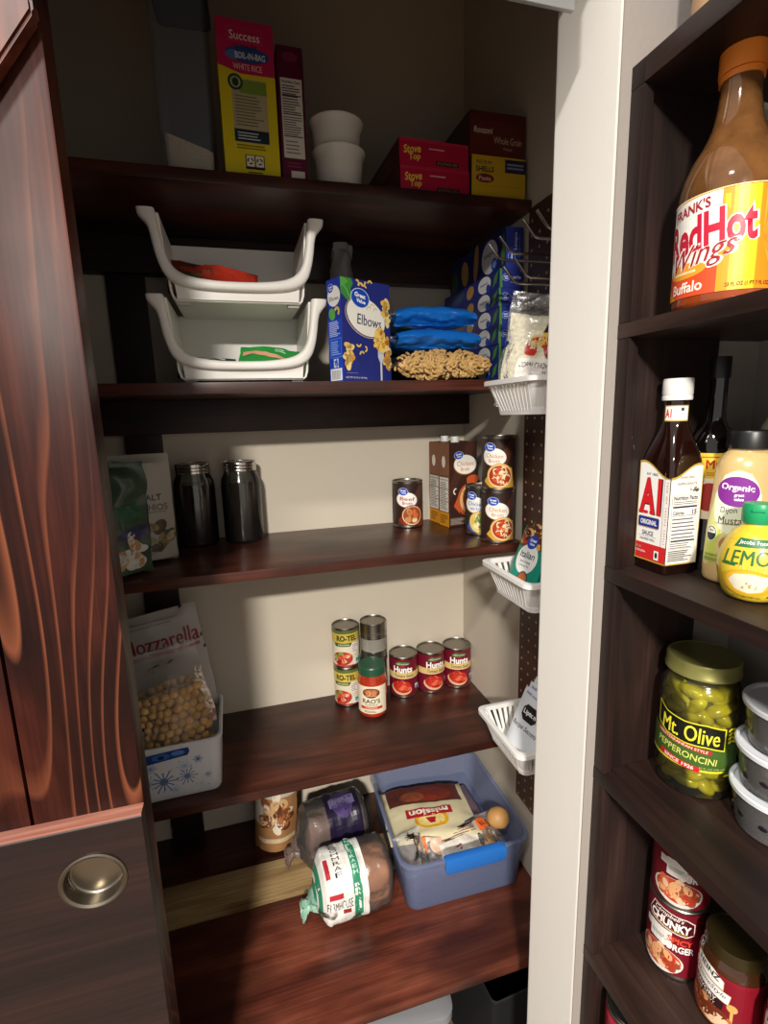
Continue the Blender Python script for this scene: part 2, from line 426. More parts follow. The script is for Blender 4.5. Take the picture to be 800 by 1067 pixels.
# ================================================================== pantry shelves, cleats and uprights
TH = .019
def shelf(z, y0, seed, label, x0=-.85, zz=None):
    b = BM(); box(b, x0, XR - .0005, y0, YB - .0005, z - TH, z, .002)
    return tag(mesh_obj('pantry_shelf', b, shelf_wood(seed), None, True), label, 'shelf', 'pantry shelves')
shelf(S1, YF, 1, 'top dark stained pantry shelf holding the rice boxes and pasta boxes')
shelf(S2, YF, 2, 'dark stained pantry shelf holding the white bins and blue pasta boxes')
shelf(S3, YF, 3, 'dark stained pantry shelf holding the mason jars and broth cans')
shelf(S4, YF, 4, 'dark stained pantry shelf holding the tomato cans and snowflake bin')
t = thing('pantry_shelf', 'deep bottom pantry shelf holding the bread and the blue bin, bare board in its middle', 'shelf', (0, .7, S5), group='pantry shelves')
b = BM(); box(b, -.85, XR - .0005, 0, .262, -.022, 0, .002); mesh_obj('front_board', b, wood('stained_pine_bottom', 'x', '#30150f', '#6b3526', '#8d503c', .32, seed=6, knots=.9, across=8, blotch=.75), t, True)
b = BM(); box(b, -.85, XR - .0005, .264, .375, -.022, -.004, .002); x = mesh_obj('middle_board', b, BAREW, t, True); x['label'] = 'bare unstained board'
b = BM(); box(b, -.85, XR - .0005, .377, YB - .7005, -.022, 0, .002); mesh_obj('back_board', b, shelf_wood(7), t, True)
for z, w in ((S1, 'top shelf'), (S2, 'shelf of white bins'), (S3, 'shelf of mason jars'), (S4, 'shelf of tomato cans')):
    b = BM(); box(b, -.85, XR - .0005, YB - .0355, YB - .0005, z - TH - .07, z - TH - .0002, .0015)
    tag(mesh_obj('wall_cleat', b, DARKW, None, True), 'dark wooden cleat on the pantry back wall under the ' + w, 'cleat', 'cleats under the shelves')
zs = [S5, S4, S3, S2, S1]
for z0, z1, w in ((S5, S4 - TH - .07, 'bottom shelf'), (S4, S3 - TH - .07, 'shelf of tomato cans'), (S3, S2 - TH - .07, 'shelf of mason jars'), (S2, S1 - TH - .07, 'shelf of white bins')):
    b = BM(); box(b, -.232, -.16, YB - .0195, YB - .0005, z0 + .0002, z1 - .0003, .001)
    tag(mesh_obj('upright_post', b, DARKV, None, True), 'dark upright board on the back wall standing on the ' + w, 'post', 'uprights on the back wall')

# ================================================================== pegboard and hooks on the right wall
def peg_mat():
    m, nt, p = newmat('pegboard_brown'); N = nt.nodes.new; L = nt.links.new
    tc = N('ShaderNodeTexCoord'); sp = N('ShaderNodeSeparateXYZ'); L(tc.outputs['Object'], sp.inputs[0])
    def frac(o):
        a = N('ShaderNodeMath'); a.operation = 'MULTIPLY'; a.inputs[1].default_value = 1 / .0254; L(o, a.inputs[0])
        f = N('ShaderNodeMath'); f.operation = 'FRACT'; L(a.outputs[0], f.inputs[0])
        s = N('ShaderNodeMath'); s.operation = 'SUBTRACT'; s.inputs[1].default_value = .5; L(f.outputs[0], s.inputs[0])
        q = N('ShaderNodeMath'); q.operation = 'MULTIPLY'; L(s.outputs[0], q.inputs[0]); L(s.outputs[0], q.inputs[1]); return q.outputs[0]
    s = N('ShaderNodeMath'); s.operation = 'ADD'; L(frac(sp.outputs['Y']), s.inputs[0]); L(frac(sp.outputs['Z']), s.inputs[1])
    c = N('ShaderNodeMath'); c.operation = 'LESS_THAN'; c.inputs[1].default_value = .012; L(s.outputs[0], c.inputs[0])
    x = N('ShaderNodeMix'); x.data_type = 'RGBA'; x.inputs[6].default_value = rgb('#4a3027'); x.inputs[7].default_value = rgb('#c2ab8c')
    L(c.outputs[0], x.inputs[0]); L(x.outputs[2], p.inputs['Base Color']); p.inputs['Roughness'].default_value = .5
    return m
b = BM(); box(b, .549, XR - .0003, .64, .913, E0 - .86, E0 + .365, .001)
tag(mesh_obj('pegboard', b, peg_mat()), 'dark brown pegboard with pale holes on the right pantry wall', 'pegboard')
def hook(loc, label):
    t = thing('pegboard_hook', label, 'hook', loc, group='double hooks on the pegboard')
    b = BM()
    for dy in (-.018, .018):
        tube(b, [(0, dy * .5, 0), (-.012, dy, .001), (-.105, dy, .001), (-.112, dy, .004), (-.13, dy, .024)], .0023, 8)
    mesh_obj('prong', b, STEEL, t, True)
    b = BM(); tube(b, [(-.006, -.013, -.026), (-.006, -.009, 0), (-.006, .009, 0), (-.006, .013, -.026)], .0023, 8)
    tube(b, [(-.004, 0, 0), (-.004, 0, -.03)], .002, 8)
    mesh_obj('back_clip', b, STEEL, t, True)
hook((.549, .695, E0 + .247), 'double metal hook on the pegboard, topmost and nearest the white jamb')
hook((.549, .80, E0 + .246), 'double metal hook on the pegboard in front of the blue boxes, farthest back')
hook((.549, .75, E0 + .198), 'double metal hook on the pegboard, lowest, just above the soup mix bag')

# ================================================================== white slatted baskets on the pegboard
def basket_parts(t):
    W, D, H = .124, .168, .058           # reach from the board, length along the board, height
    b = BM()
    R = lambda hw, hd, r, z: rrect(hw, hd, r, z, 5)
    w, d = W / 2, D / 2
    rings(b, [R(w - .008, d - .008, .014, H - .009), R(w, d, .016, H - .008), R(w, d, .016, H - .001), R(w - .002, d - .002, .016, H), R(w - .009, d - .009, .014, H), R(w - .009, d - .009, .014, H - .009)])
    mesh_obj('rim', b, WHITEP, t, True)
    b = BM(); w2, d2 = w - .022, d - .022
    rings(b, [R(w2, d2, .012, 0), R(w2, d2, .012, .003), R(w2 - .0025, d2 - .0025, .010, .003), R(w2 - .0025, d2 - .0025, .010, .0025)], True, True, True)
    rings(b, [R(w2, d2, .012, .0), R(w2 + .002, d2 + .002, .012, .010), R(w2 - .0005, d2 - .0005, .011, .010), R(w2 - .0025, d2 - .0025, .010, .002)])
    top = R(w - .0055, d - .0055, .014, H - .008); bot = R(w2 + .001, d2 + .001, .012, .008)
    def slat(p, q, along, wd):
        p, q = Vector(p), Vector(q); a = Vector(along) * wd / 2; n = (q - p).cross(a).normalized() * .0013
        rings(b, [[p - a - n, p + a - n, p + a + n, p - a + n], [q - a - n, q + a - n, q + a + n, q - a + n]], True, True, True)
    n = 11
    for s in (-1, 1):
        for i in range(n):
            f = -1 + 2 * (i + .5) / n
            slat((s * (w - .006), f * (d - .018), H - .007), (s * w2, f * (d2 - .012), .006), (0, 1, 0), .0058)
        for i in range(7):
            f = -1 + 2 * (i + .5) / 7
            slat((f * (w - .018), s * (d - .006), H - .007), (f * (w2 - .012), s * d2, .006), (1, 0, 0), .0062)
    for sx in (-1, 1):                    # solid rounded corners
        for sy in (-1, 1):
            rows = []
            for z, hw, hd, r in ((.006, w2, d2, .012), (H - .007, w - .0055, d - .0055, .015)):
                rows.append([(sx * (hw - r + r * cos(pi / 2 * k / 5)), sy * (hd - r + r * sin(pi / 2 * k / 5)), z) for k in range(6)])
            rings(b, rows, False)
    o = mesh_obj('slatted_body', b, WHITEP, t, True)
    for s in (-1, 1):
        b = BM(); tube(b, [(w + .001, s * .04, H - .02), (w + .003, s * .04, H + .006), (w - .004, s * .04, H + .012), (w - .009, s * .04, H + .002)], .002, 6)
        mesh_obj('hanger', b, WHITEP, t, True)
BX = .549 - .066
bask = thing('slatted_basket', 'white slatted basket on the pegboard holding the soup mix bag, topmost of three', 'basket', (BX, .764, E0 - .006), group='baskets on the pegboard')
basket_parts(bask)
dup(bask, (BX, .764, E0 - .331), 0, 'white slatted basket on the pegboard holding green dressing packets')
dup(bask, (BX, .776, E0 - .645), 0, 'white slatted basket on the pegboard holding white seasoning packets, lowest of three')

# soup mix bag
t = thing('soup_mix_bag', 'clear bag of corn chowder soup mix standing in the top slatted basket', 'bag', (.477, .795, E0 + .001), rot=(0, radians(9), radians(-30)))
pc = Pouch(.096, .155, .036, 3, top=.05, wr=.003); bm = pc.mesh()
mesh_obj('bag_contents', bm, mat('soup_flakes', '#dcd5bc', .7, bump=.6, bscale=160, vary=.22), t, True)
pf_ = Pouch(.102, .19, .040, 3, top=.26, wr=.006); mesh_obj('clear_film', pf_.mesh(), HAZY, t, True)
a = Art(); Y_ = .042
a.poly([(-.024, .0 + Y_), (.049, .0 + Y_), (.049, .098 + Y_), (-.012, .090 + Y_)], '#ddd5b6')
a.ell(.0, .063 + Y_, .020, .013, '#b52a24', 20); a.ell(.006, .074 + Y_, .022, .011, '#dfb95c', 25); a.ell(-.006, .052 + Y_, .012, .006, '#c8352a'); a.ell(.031, .060 + Y_, .019, .020, '#9c3328'); a.ell(.031, .063 + Y_, .0155, .013, '#e6d0b0')
a.bits(.031, .064 + Y_, .013, .009, 16, ['#d8b45a', '#c9a98a', '#f0e4d0'], .006, 5)
a.poly([(.006, .083 + Y_), (.049, .093 + Y_), (.049, .108 + Y_), (.014, .100 + Y_)], '#26272e'); a.lines(.032 - .012, .0955 + Y_ - (.006) * .5, .032 + .012, .0955 + Y_ + (.006) * .5, 2, '#e8e4da', 3, .5)
a.rect(-.024, .004 + Y_, .049, .042 + Y_, '#efe9df'); a.text('CORN CHOWDER', .012, .031 + Y_, .0085, '#2c2a2a', w=.064, bold=.02); a.text('Soup Mix', .014, .019 + Y_, .008, '#6b5a50', shear=.25, bold=0)
a.rect(-.012, .012 + Y_, .036, .0126 + Y_, '#9a8a80'); a.rect(-.024, Y_, .049, .0075 + Y_, '#c07a48')
a.build('label', pf_.front(.0035), t, du=.006, dv=.008)
# dressing packets
def packet(name, lab, cat, loc, rot, w, h, col, art, group, d=.012, seed=1):
    t = thing(name, lab, cat, loc, rot=rot, group=group)
    p = Pouch(w, h, d, seed, top=.07, bot=.05, wr=.0012, bulge=4); mesh_obj('pouch', p.mesh(14, 18), mat('packet_' + col.lstrip('#'), col, .3), t, True)
    a = Art(); art(a); a.build('label', p.front(.0008), t, du=.006, dv=.006)
    return t
def ital(a):
    a.rect(-.035, .080, .035, .118, '#6d3527'); a.bits(0, .099, .034, .018, 50, ['#d8a55e', '#b33a26', '#e5d3a6', '#6a2f1d', '#e0b23a', '#4f2418'], .012, 4)
    a.ell(0, .060, .027, .027, '#f2f2ee'); a.ell(0, .091, .0135, .0125, '#1c49b8'); a.text('Great', 0, .0945, .0055, '#ffffff', bold=.03); a.text('Value', 0, .0875, .0045, '#ffffff', bold=.03)
    a.text('Italian', 0, .067, .012, '#23302c', w=.038, bold=.012); a.text('Salad Dressing', 0, .054, .0045, '#444'.replace('#444', '#444444')); a.text('& Recipe Mix', 0, .047, .0045, '#444444')
    a.ell(.006, .018, .015, .021, '#27433a'); a.ell(.006, .017, .0135, .0195, '#b3623c'); a.rect(-.035, .0, .035, .004, '#1c8a72')
IR = (radians(-24), radians(0), radians(-84))
packet('dressing_packet', 'green dressing mix packet in the middle basket, the front one showing its round label', 'packet', (.449, .758, E0 - .312), IR, .078, .118, '#1f9079', ital, 'dressing packets')
packet('dressing_packet', 'green dressing mix packet in the middle basket, tucked behind the front one', 'packet', (.462, .754, E0 - .305), IR, .078, .118, '#1f9079', ital, 'dressing packets', seed=2)
def lip(a):
    a.poly([(-.02, .088), (-.012, .096), (.012, .096), (.02, .088), (.02, .074), (.012, .066), (-.012, .066), (-.02, .074)], '#1d1d20'); a.text('Lipton', 0, .081, .012, '#f4f4f4', w=.033, bold=.03)
    a.text('Recipe Secrets', 0, .052, .012, '#232326', w=.064, shear=.3, bold=0); a.text('beefy onion', -.012, .113, .007, '#3a44a8', shear=.3, rot=-4, bold=0)
def lipt(loc, lab, s): packet('seasoning_packet', lab, 'packet', loc, (radians(-25), radians(0), radians(-84)), .078, .122, '#e3e6ea', lip, 'seasoning packets', d=.010, seed=s)
lipt((.450, .752, E0 - .630), 'white seasoning packet in the lowest basket, front one with the black badge', 4)
lipt((.460, .751, E0 - .622), 'white seasoning packet in the lowest basket, second from the front', 5)
lipt((.470, .750, E0 - .614), 'white seasoning packet in the lowest basket, third from the front', 6)
lipt((.480, .749, E0 - .606), 'white seasoning packet in the lowest basket, hindmost of four', 7)

# ================================================================== helpers for groceries
def carton(name, label, cat, loc, rz, w, d, h, cols, art_front=None, art_left=None, art_right=None, group=None, grunge=0):
    """printed cardboard box; local front is -Y at y=0, x from 0 to w"""
    t = thing(name, label, cat, loc, rz, group)
    b = BM(); box(b, 0, w, 0, d, 0, h, .0012, 1)
    mesh_obj('box', b, mat('card_' + cols.lstrip('#'), cols, .42), t, True)
    if art_front:
        a = Art(); art_front(a); a.build('label', on_plane((0, -.0003, 0), (1, 0, 0), (0, -1, 0)), t)
    if art_left:
        a = Art(); art_left(a); a.build('side_label', on_plane((-.0003, d, 0), (0, -1, 0), (-1, 0, 0)), t)   # u runs back to front
    return t
def gv(a, cx, cy, rx, ry=None, rot=8):
    ry = ry or rx * .8
    a.ell(cx, cy, rx * 1.08, ry * 1.08, '#c9d6f2', rot); a.ell(cx, cy, rx, ry, '#1c48b4', rot)
    a.text('Great', cx, cy + ry * .30, ry * .5, '#ffffff', w=rx * 1.25, bold=.03, rot=rot); a.text('Value', cx + rx * .08, cy - ry * .33, ry * .42, '#ffffff', w=rx * 1.05, bold=.03, rot=rot)
def can_parts(t, r, h, paper, art, rib=False, lid=True):
    b = BM()
    pr = [(r * .93, 0), (r, .0012), (r, .0035), (r * .985, .0055), (r * .985, h - .0055), (r, h - .0035), (r, h - .0012), (r * .975, h), (r * .955, h - .001), (r * .945, h - .004), (r * .85, h - .0042), (r * .82, h - .0032), (r * .4, h - .0032), (.0001, h - .0032)]
    if rib:
        pr = pr[:4] + [(r * (.985 - .012 * (1 - cos(2 * pi * k / 4)) / 2), .02 + (h - .04) * k / 44) for k in range(45)] + pr[4:]
    lathe(b, pr, 48, True, True); mesh_obj('can_body', b, TIN, t, True, sharp=30)
    if art:
        a = Art(); rl = r * .985 + .0004
        if paper: a.rect(-pi * rl, .0058, pi * rl, h - .0058, paper)
        art(a); a.build('label', on_cyl(rl), t, du=rl * 2 * pi / 48)
def can(name, label, loc, rz, r, h, paper, art, group=None, rib=False):
    t = thing(name, label, 'can', loc, rz, group); can_parts(t, r, h, paper, art, rib); return t

# ================================================================== top shelf
# rice dispenser with a low heap of rice
t = thing('rice_container', 'tall translucent grey container holding a low heap of rice, left end of the top shelf', 'container', (-.039, 1.02, S1 + .0005), rz=radians(-3))
b = BM(); A = (.040, .075)
rings(b, [rrect(.037, .072, .012, .0, 6), rrect(.039, .074, .012, .004, 6), rrect(.0425, .079, .012, .30, 6), rrect(.0405, .077, .011, .30, 6), rrect(.037, .072, .01, .006, 6)], True, True, True)
mesh_obj('container_body', b, mat('smoky_plastic', '#8d97a4', .25, alpha=.17), t, True)
b = BM(); rings(b, [rrect(.045, .082, .012, .30, 6), rrect(.045, .082, .012, .318, 6), rrect(.04, .077, .012, .322, 6)], True, True, True); mesh_obj('lid', b, mat('grey_lid', '#4b5258', .4), t, True)
b = BM()
bt = rrect(.0345, .0695, .009, .007, 6)
def ricez(x, y): return .05 + .30 * -x + .10 * (y + .07) + .004 * mnoise.noise(Vector((x * 60, y * 60, 0)))
tp = [(x, y, ricez(x, y)) for x, y, z in rrect(.036, .0715, .009, 0, 6)]
rings(b, [bt, tp, [(x * .5, y * .5, ricez(x * .5, y * .5) + .004) for x, y, z in tp], [(x * .02, y * .02, ricez(0, 0) + .006) for x, y, z in tp]], True, True, True)
tag(mesh_obj('white_rice', b, mat('rice_grain', '#f0e0c2', .7, bump=.8, bscale=400, vary=.12), None, True, Matrix.Translation((-.039, 1.02, S1 + .0005))), 'heap of white rice inside the tall translucent container', 'rice', kind='stuff')

def rice(a):
    w, h = .087, .222
    a.rect(0, 0, w, h, '#e3cf25'); a.poly([(0, .158), (w * .4, .149), (w, .15), (w, h), (0, h)], '#c8245a')
    a.rect(.016, .192, .070, .212, '#d64a64'); a.rect(.0168, .1928, .0692, .2112, '#c8245a'); a.text('Success', .043, .201, .012, '#f3dfe2', w=.046, bold=.005)
    a.ell(.046, .176, .034, .0115, '#35508c'); a.ell(.024, .174, .011, .007, '#5b78b4'); a.text('BOIL-IN-BAG', .05, .1745, .009, '#e8ecf6', w=.046, bold=.015); a.text('10 MINUTE', .044, .186, .0055, '#20305f', w=.034)
    a.text('WHITE RICE', .045, .1585, .0085, '#ffe9d6', w=.044, bold=.015)
    a.rect(.018, .052, .072, .142, '#b8ad8a'); a.rect(.03, .122, .072, .141, '#7f9a3c'); a.ell(.0245, .1365, .0115, .0115, '#1f4a2c'); a.ell(.0245, .1365, .008, .008, '#b8ad8a'); a.ell(.0245, .1365, .005, .006, '#1f4a2c')
    a.lines(.022, .075, .068, .12, 10, '#6f6a52', 3, .35)
    a.rect(.018, .053, .072, .071, '#22343c'); a.lines(.023, .0555, .067, .068, 3, '#c4cdd0', 4, .4)
    a.lines(.02, .042, .07, .05, 2, '#8b7d2c', 5)
    a.rect(.032, .014, .062, .035, '#26262a'); a.rect(.0335, .018, .046, .034, '#e9e3c8'); a.rect(.048, .018, .0605, .034, '#e9e3c8')
    for cx in (.0397, .0542):
        for k in range(3): a.arc(cx, .026, .004, k * 120, k * 120 + 80, .002, '#26262a', k > 0)
    a.lines(.035, .004, .06, .011, 2, '#6b612a', 6)
carton('rice_box', 'tall yellow and red rice box standing on the top shelf beside the translucent container', 'box', (.014, .935, S1 + .0005), radians(2), .087, .045, .222, '#c9b622', rice)
def maroon(a):
    a.rect(.004, .035, .038, .150, '#d9d3c8'); a.rect(.004, .15, .038, .1505, '#5b1230')
    a.text('Nutrition Facts', .021, .145, .0045, '#2a2326', w=.030, bold=.02); a.lines(.006, .1, .036, .141, 11, '#4a4446', 1, .45)
    for z in (.125, .098, .066): a.rect(.006, z, .036, z + .0016, '#2a2326')
    a.lines(.006, .068, .036, .096, 8, '#5b5658', 2, .4); a.lines(.008, .04, .034, .062, 4, '#6b6668', 3, .3)
    a.rect(.014, .006, .036, .016, '#d9d3c8'); a.ell(.021, .18, .012, .007, '#7d2a4a')
    a.lines(.008, .020, .034, .030, 2, '#8b3a5a', 5, .4)
carton('grain_box', 'narrow maroon box standing edge-on beside the yellow rice box', 'box', (.104, .932, S1 + .0005), radians(1), .042, .12, .196, '#5a1233', maroon)
# stacked fluted cups
def cup(loc, label):
    t = thing('fluted_cup', label, 'cup', loc, group='white cups on the top shelf')
    b = BM(); n = 64
    def fl(r, z, k=.0012): return [((r + k * cos(i * pi)) * cos(2 * pi * i / n), (r + k * cos(i * pi)) * sin(2 * pi * i / n), z) for i in range(n)]
    rings(b, [fl(.034, 0), fl(.035, .004), fl(.0405, .05), fl(.043, .058, 0), fl(.0465, .063, 0), fl(.0472, .066, 0), fl(.0455, .0672, 0), fl(.042, .060, 0), fl(.037, .01, 0)], True, True, True)
    mesh_obj('cup_body', b, mat('white_ceramic', '#d8d4cc', .35), t, True)
    return t
c = cup((.207, .975, S1 + .0005), 'white fluted cup on the top shelf, lower of the stacked pair')
dup(c, (.204, .974, S1 + .0455), 0, 'white fluted cup on the top shelf, upper one nested in the other')
def stove(a):
    a.rect(0, 0, .131, .0425, '#b5123a'); a.rect(0, .0375, .131, .0425, '#c32548')
    a.text('Stove', .024, .0265, .013, '#f2d24a', w=.032, bold=.02, shear=.15, rot=6); a.text('Top', .028, .0135, .013, '#f2d24a', w=.022, bold=.02, shear=.15, rot=6)
    a.lines(.055, .027, .085, .031, 1, '#e2a4b0', 2); a.rect(.068, .004, .112, .0115, '#3a2024'); a.text('STUFFING MIX', .09, .0077, .0042, '#e8d6c8', w=.038)
def stove_l(a): a.rect(0, 0, .19, .0425, '#5a2a2a'); a.lines(.02, .008, .17, .034, 4, '#8b6a5a', 3, .4)
c = carton('stuffing_box', 'red stuffing mix box lying on the top shelf, lower of two stacked', 'box', (.306, .93, S1 + .0005), radians(1), .131, .19, .0425, '#8e1430', stove, stove_l, group='red boxes on the top shelf')
dup(c, (.305, .931, S1 + .0437), radians(1.5), 'red stuffing mix box lying on top of the other red box')
def yel(a):
    a.rect(0, 0, .108, .069, '#d2ad22'); a.rect(.066, .044, .108, .066, '#1f2447'); a.lines(.07, .049, .104, .061, 2, '#8d92b4', 2)
    a.text('MEDIUM', .024, .058, .006, '#2a2a3c', w=.03); a.text('SHELLS', .026, .047, .009, '#2a2140', w=.036, bold=.03)
    a.ell(.026, .032, .018, .0075, '#7a2330'); a.text('Pasta', .026, .032, .007, '#ecd9a8', w=.024); a.rect(.01, .02, .1, .0205, '#a8871a')
carton('pasta_shells_box', 'yellow pasta box lying at the right end of the top shelf under the brown box', 'box', (.4385, .925, S1 + .0005), 0, .108, .2, .069, '#1f2447', yel)
def brown(a):
    a.rect(0, 0, .11, .073, '#65271b'); a.rect(0, .058, .11, .073, '#5a2218'); a.text('Ronzoni', .026, .043, .010, '#d8c9ba', w=.036, bold=.02, shear=.1); a.rect(.01, .036, .042, .0368, '#a33a2a')
    a.text('Whole Grain', .075, .029, .0115, '#d3b9a6', w=.056, bold=.0); a.text('Penne', .075, .016, .005, '#b89a88')
def brown_l(a): a.rect(0, 0, .2, .073, '#40211a'); a.lines(.02, .01, .18, .06, 8, '#5d3a30', 3, .4)
carton('whole_grain_box', 'brown whole grain pasta box lying on the yellow box at the top shelf', 'box', (.438, .932, S1 + .0705), 0, .11, .2, .073, '#50221a', brown, brown_l)

# ================================================================== white bins shelf
def bin_parts(t):
    inner = [(0, .030), (.03, .0305), (.054, .0325), (.075, .036), (.0886, .041), (.098, .048), (.1050, .058), (.1095, .070), (.1125, .085), (.1150, .100), (.1168, .115), (.1180, .126), (.1196, .1335)]
    outer = [(0, .0155), (.035, .016), (.066, .0178), (.088, .0215), (.1045, .0285), (.1150, .040), (.1208, .054), (.1245, .068), (.1272, .083), (.1290, .096), (.1325, .109), (.1385, .117), (.1455, .1255)]
    tip = [(.1455, .1330)]
    D, HB = .17, .130
    m = mat('bin_white_plastic', '#e3e0da', .4)
    def sm(pts, n=4):
        o = []
        for i in range(len(pts) - 1):
            p0, p1, p2, p3 = pts[max(0, i - 1)], pts[i], pts[i + 1], pts[min(len(pts) - 1, i + 2)]
            for k in range(n):
                q = k / n; o.append(tuple(.5 * (2 * p1[j] + (p2[j] - p0[j]) * q + (2 * p0[j] - 5 * p1[j] + 4 * p2[j] - p3[j]) * q * q + (3 * p1[j] - p0[j] - 3 * p2[j] + p3[j]) * q ** 3) for j in (0, 1)))
        return o + [pts[-1]]
    I, O = sm(inner), sm(outer)
    b = BM(); R = []                                   # broad rim following the U-shaped front, horns flaring outwards
    for sx, rng in ((-1, range(len(I) - 1, 0, -1)), (1, range(len(I)))):
        for i in rng:
            (xi, zi), (xo, zo) = I[i], O[i]
            if i == len(I) - 1: xo, zo = tip[0]
            mx, mz = (xi + xo) / 2, (zi + zo) / 2
            f = lambda t_, y: (sx * (mx + (xi - mx) * t_), y, mz + (zi - mz) * t_)
            R.append([f(1, .009), f(1, -.003), f(.8, -.0065), f(.4, -.008), f(-.4, -.008), f(-.8, -.0065), f(-1, -.003), f(-1, .009)])
    rings(b, R, True, True, True); mesh_obj('front_rim', b, m, t, True, sharp=60)
    b = BM()                                           # tub: side walls and floor
    def sec(y, zt, ws):
        q = [(.100 * ws, 0), (.106 * ws, .004), (.1095 * ws, .014)] + [((.1095 + .0105 * j / 8) * ws, .014 + (zt - .014) * j / 8) for j in range(1, 9)]
        o = [(-x, y, z) for x, z in q[::-1]] + [(x, y, z) for x, z in q]
        return o + [(x * .968, y, max(z, .004)) for x, y, z in o[::-1]]
    rings(b, [sec(.0085, .131, .99), sec(.05, .131, .99), sec(.12, .130, .985), sec(D, HB, .98)], True, True, True)
    mesh_obj('tub', b, m, t, True)
    b = BM(); rings(b, [[(-.104, y, .002), (.104, y, .002), (.1155, y, HB), (-.1155, y, HB)] for y in (D - .004, D)], True, True, True)
    mesh_obj('back_wall', b, m, t, True)
    b = BM(); pf = [(-x, z) for x, z in O[::-1] if x < .1045] + [(x, z) for x, z in O[1:] if x < .1045]
    rings(b, [[(x, .004, z + .006), (x, .0082, z + .006), (x * .97, .0082, .002), (x * .97, .004, .002)] for x, z in pf], True, True, True); mesh_obj('front_wall', b, m, t, True)
    for sx in (-1, 1):
        b = BM(); box(b, sx * .090 - .010, sx * .090 + .010, .016, .03, -.0045, .004, .002); mesh_obj('foot', b, mat('bin_grey_foot', '#b6b3ad', .4), t, True)
bn = thing('stacking_bin', 'white open-front stacking bin on the second shelf, lower one with green packets', 'bin', (.0205, .932, S2 + .005), group='white stacking bins')
bin_parts(bn)
dup(bn, (.0205, .93, S2 + .131), 0, 'white open-front stacking bin on top of the other, holding a red packet')
def flatbag(name, label, cat, loc, rot, w, h, d, col, seed, art=None, group=None, col2=None):
    t = thing(name, label, cat, loc, rot=rot, group=group)
    p = Pouch(w, h, d, seed, top=.1, bot=.1, wr=.005, bulge=2.2)
    mesh_obj('pouch', p.mesh(18, 20), mat('bag_' + col.lstrip('#'), col, .28), t, True)
    if art: a = Art(); art(a); a.build('label', p.front(.001), t, du=.006, dv=.006)
    return t
flatbag('snack_packet', 'dark red packet lying in the upper white bin', 'packet', (-.022, .985, S2 + .142), (radians(-40), radians(7), radians(3)), .15, .092, .03, '#7a2418', 11, lambda a: (a.rect(-.02, .02, .07, .085, '#b53526'), a.ell(-.03, .06, .03, .022, '#5d4030'), a.bits(-.03, .06, .026, .018, 18, ['#8b6a48', '#c23a2a'], .012, 3)))
flatbag('snack_packet', 'dark green flat packet lying at the left in the lower white bin', 'packet', (-.046, .985, S2 + .010), (radians(-48), radians(3), 0), .10, .062, .018, '#1f3d2a', 12, lambda a: (a.lines(.02 - .012, .04 - (.012) * .5, .02 + .012, .04 + (.012) * .5, 2, '#9ab8a0', 3, .5), a.rect(-.045, .05, .03, .054, '#c9d2c8')))
flatbag('snack_packet', 'bright green crumpled packet lying at the right in the lower white bin', 'packet', (.062, .985, S2 + .010), (radians(-42), radians(5), radians(-6)), .11, .078, .038, '#2f9a44', 13, lambda a: (a.poly([(-.05, .052), (.0, .040), (.03, .034), (.03, .042), (-.01, .052), (-.05, .062)], '#e8a98a'), a.lines(.02 - .012, .06 - (.010) * .5, .02 + .012, .06 + (.010) * .5, 2, '#c9ecd0', 3, .5)))
# elbow macaroni box
def elb(a):
    w, h = .114, .176
    a.rect(0, 0, w, h, '#262f7c')
    a.poly([(0, .176), (.024, .176), (.028, .168), (.022, .158), (.028, .138), (.022, .132), (.010, .142), (.0, .15)], '#3f8a3c'); a.line([(.0, .168), (.012, .158), (.024, .136)], .0012, '#8fc47a'); a.poly([(.0, .158), (.018, .17), (.006, .176), (0, .176)], '#57a34a')
    a.ell(.054, .112, .0475, .033, '#c9ae86', -20); a.ell(.0545, .1125, .0465, .032, '#262f7c', -20); a.ell(.056, .1135, .0455, .0315, '#efece2', -20)
    gv(a, .043, .145, .020, .0155, -10)
    for x, y in ((.062, .128), (.07, .133), (.078, .127)): a.arc(x, y, .004, 20, 200, .0022, '#d9cba0')
    a.text('Elbows', .063, .107, .018, '#232a66', w=.056, bold=.012, rot=-6)
    for x, y, s in ((.045, .166, 20), (.05, .171, 200), (.058, .169, 100), (.066, .172, 10), (.036, .17, 300), (.036, .066, 190), (.05, .058, 270), (.043, .048, 20)): a.arc(x, y, .0045, s, s + 170, .003, '#e9c765')
    for cx, cy, sx, sy, n, sd in ((.012, .045, .008, .022, 12, 1), (.104, .125, .005, .024, 12, 2), (.104, .05, .005, .03, 12, 3)): a.bits(cx, cy, sx, sy, n, ['#e8bd5c', '#f0d58a', '#d99a3c'], .011, sd)
    a.poly([(.086, .0), (.09, .0), (.0905, .035), (.095, .045), (.0945, .058), (.081, .058), (.0805, .045), (.0855, .035)], '#cfd2d8')
    for x in (.0835, .0875, .0915): a.rect(x, .05, x + .0008, .058, '#7d8294')
    a.ell(.087, .068, .0125, .012, '#e0a636'); a.ell(.086, .083, .0135, .014, '#e7b345'); a.bits(.0865, .076, .013, .024, 26, ['#f3cf72', '#d8952c', '#eec15a'], .008, 4)
    a.text('NET WT 16 OZ (1 LB) 454g', .028, .006, .004, '#e6e8f4', w=.048, bold=.02); a.rect(.006, .014, .032, .0146, '#8d94c4')
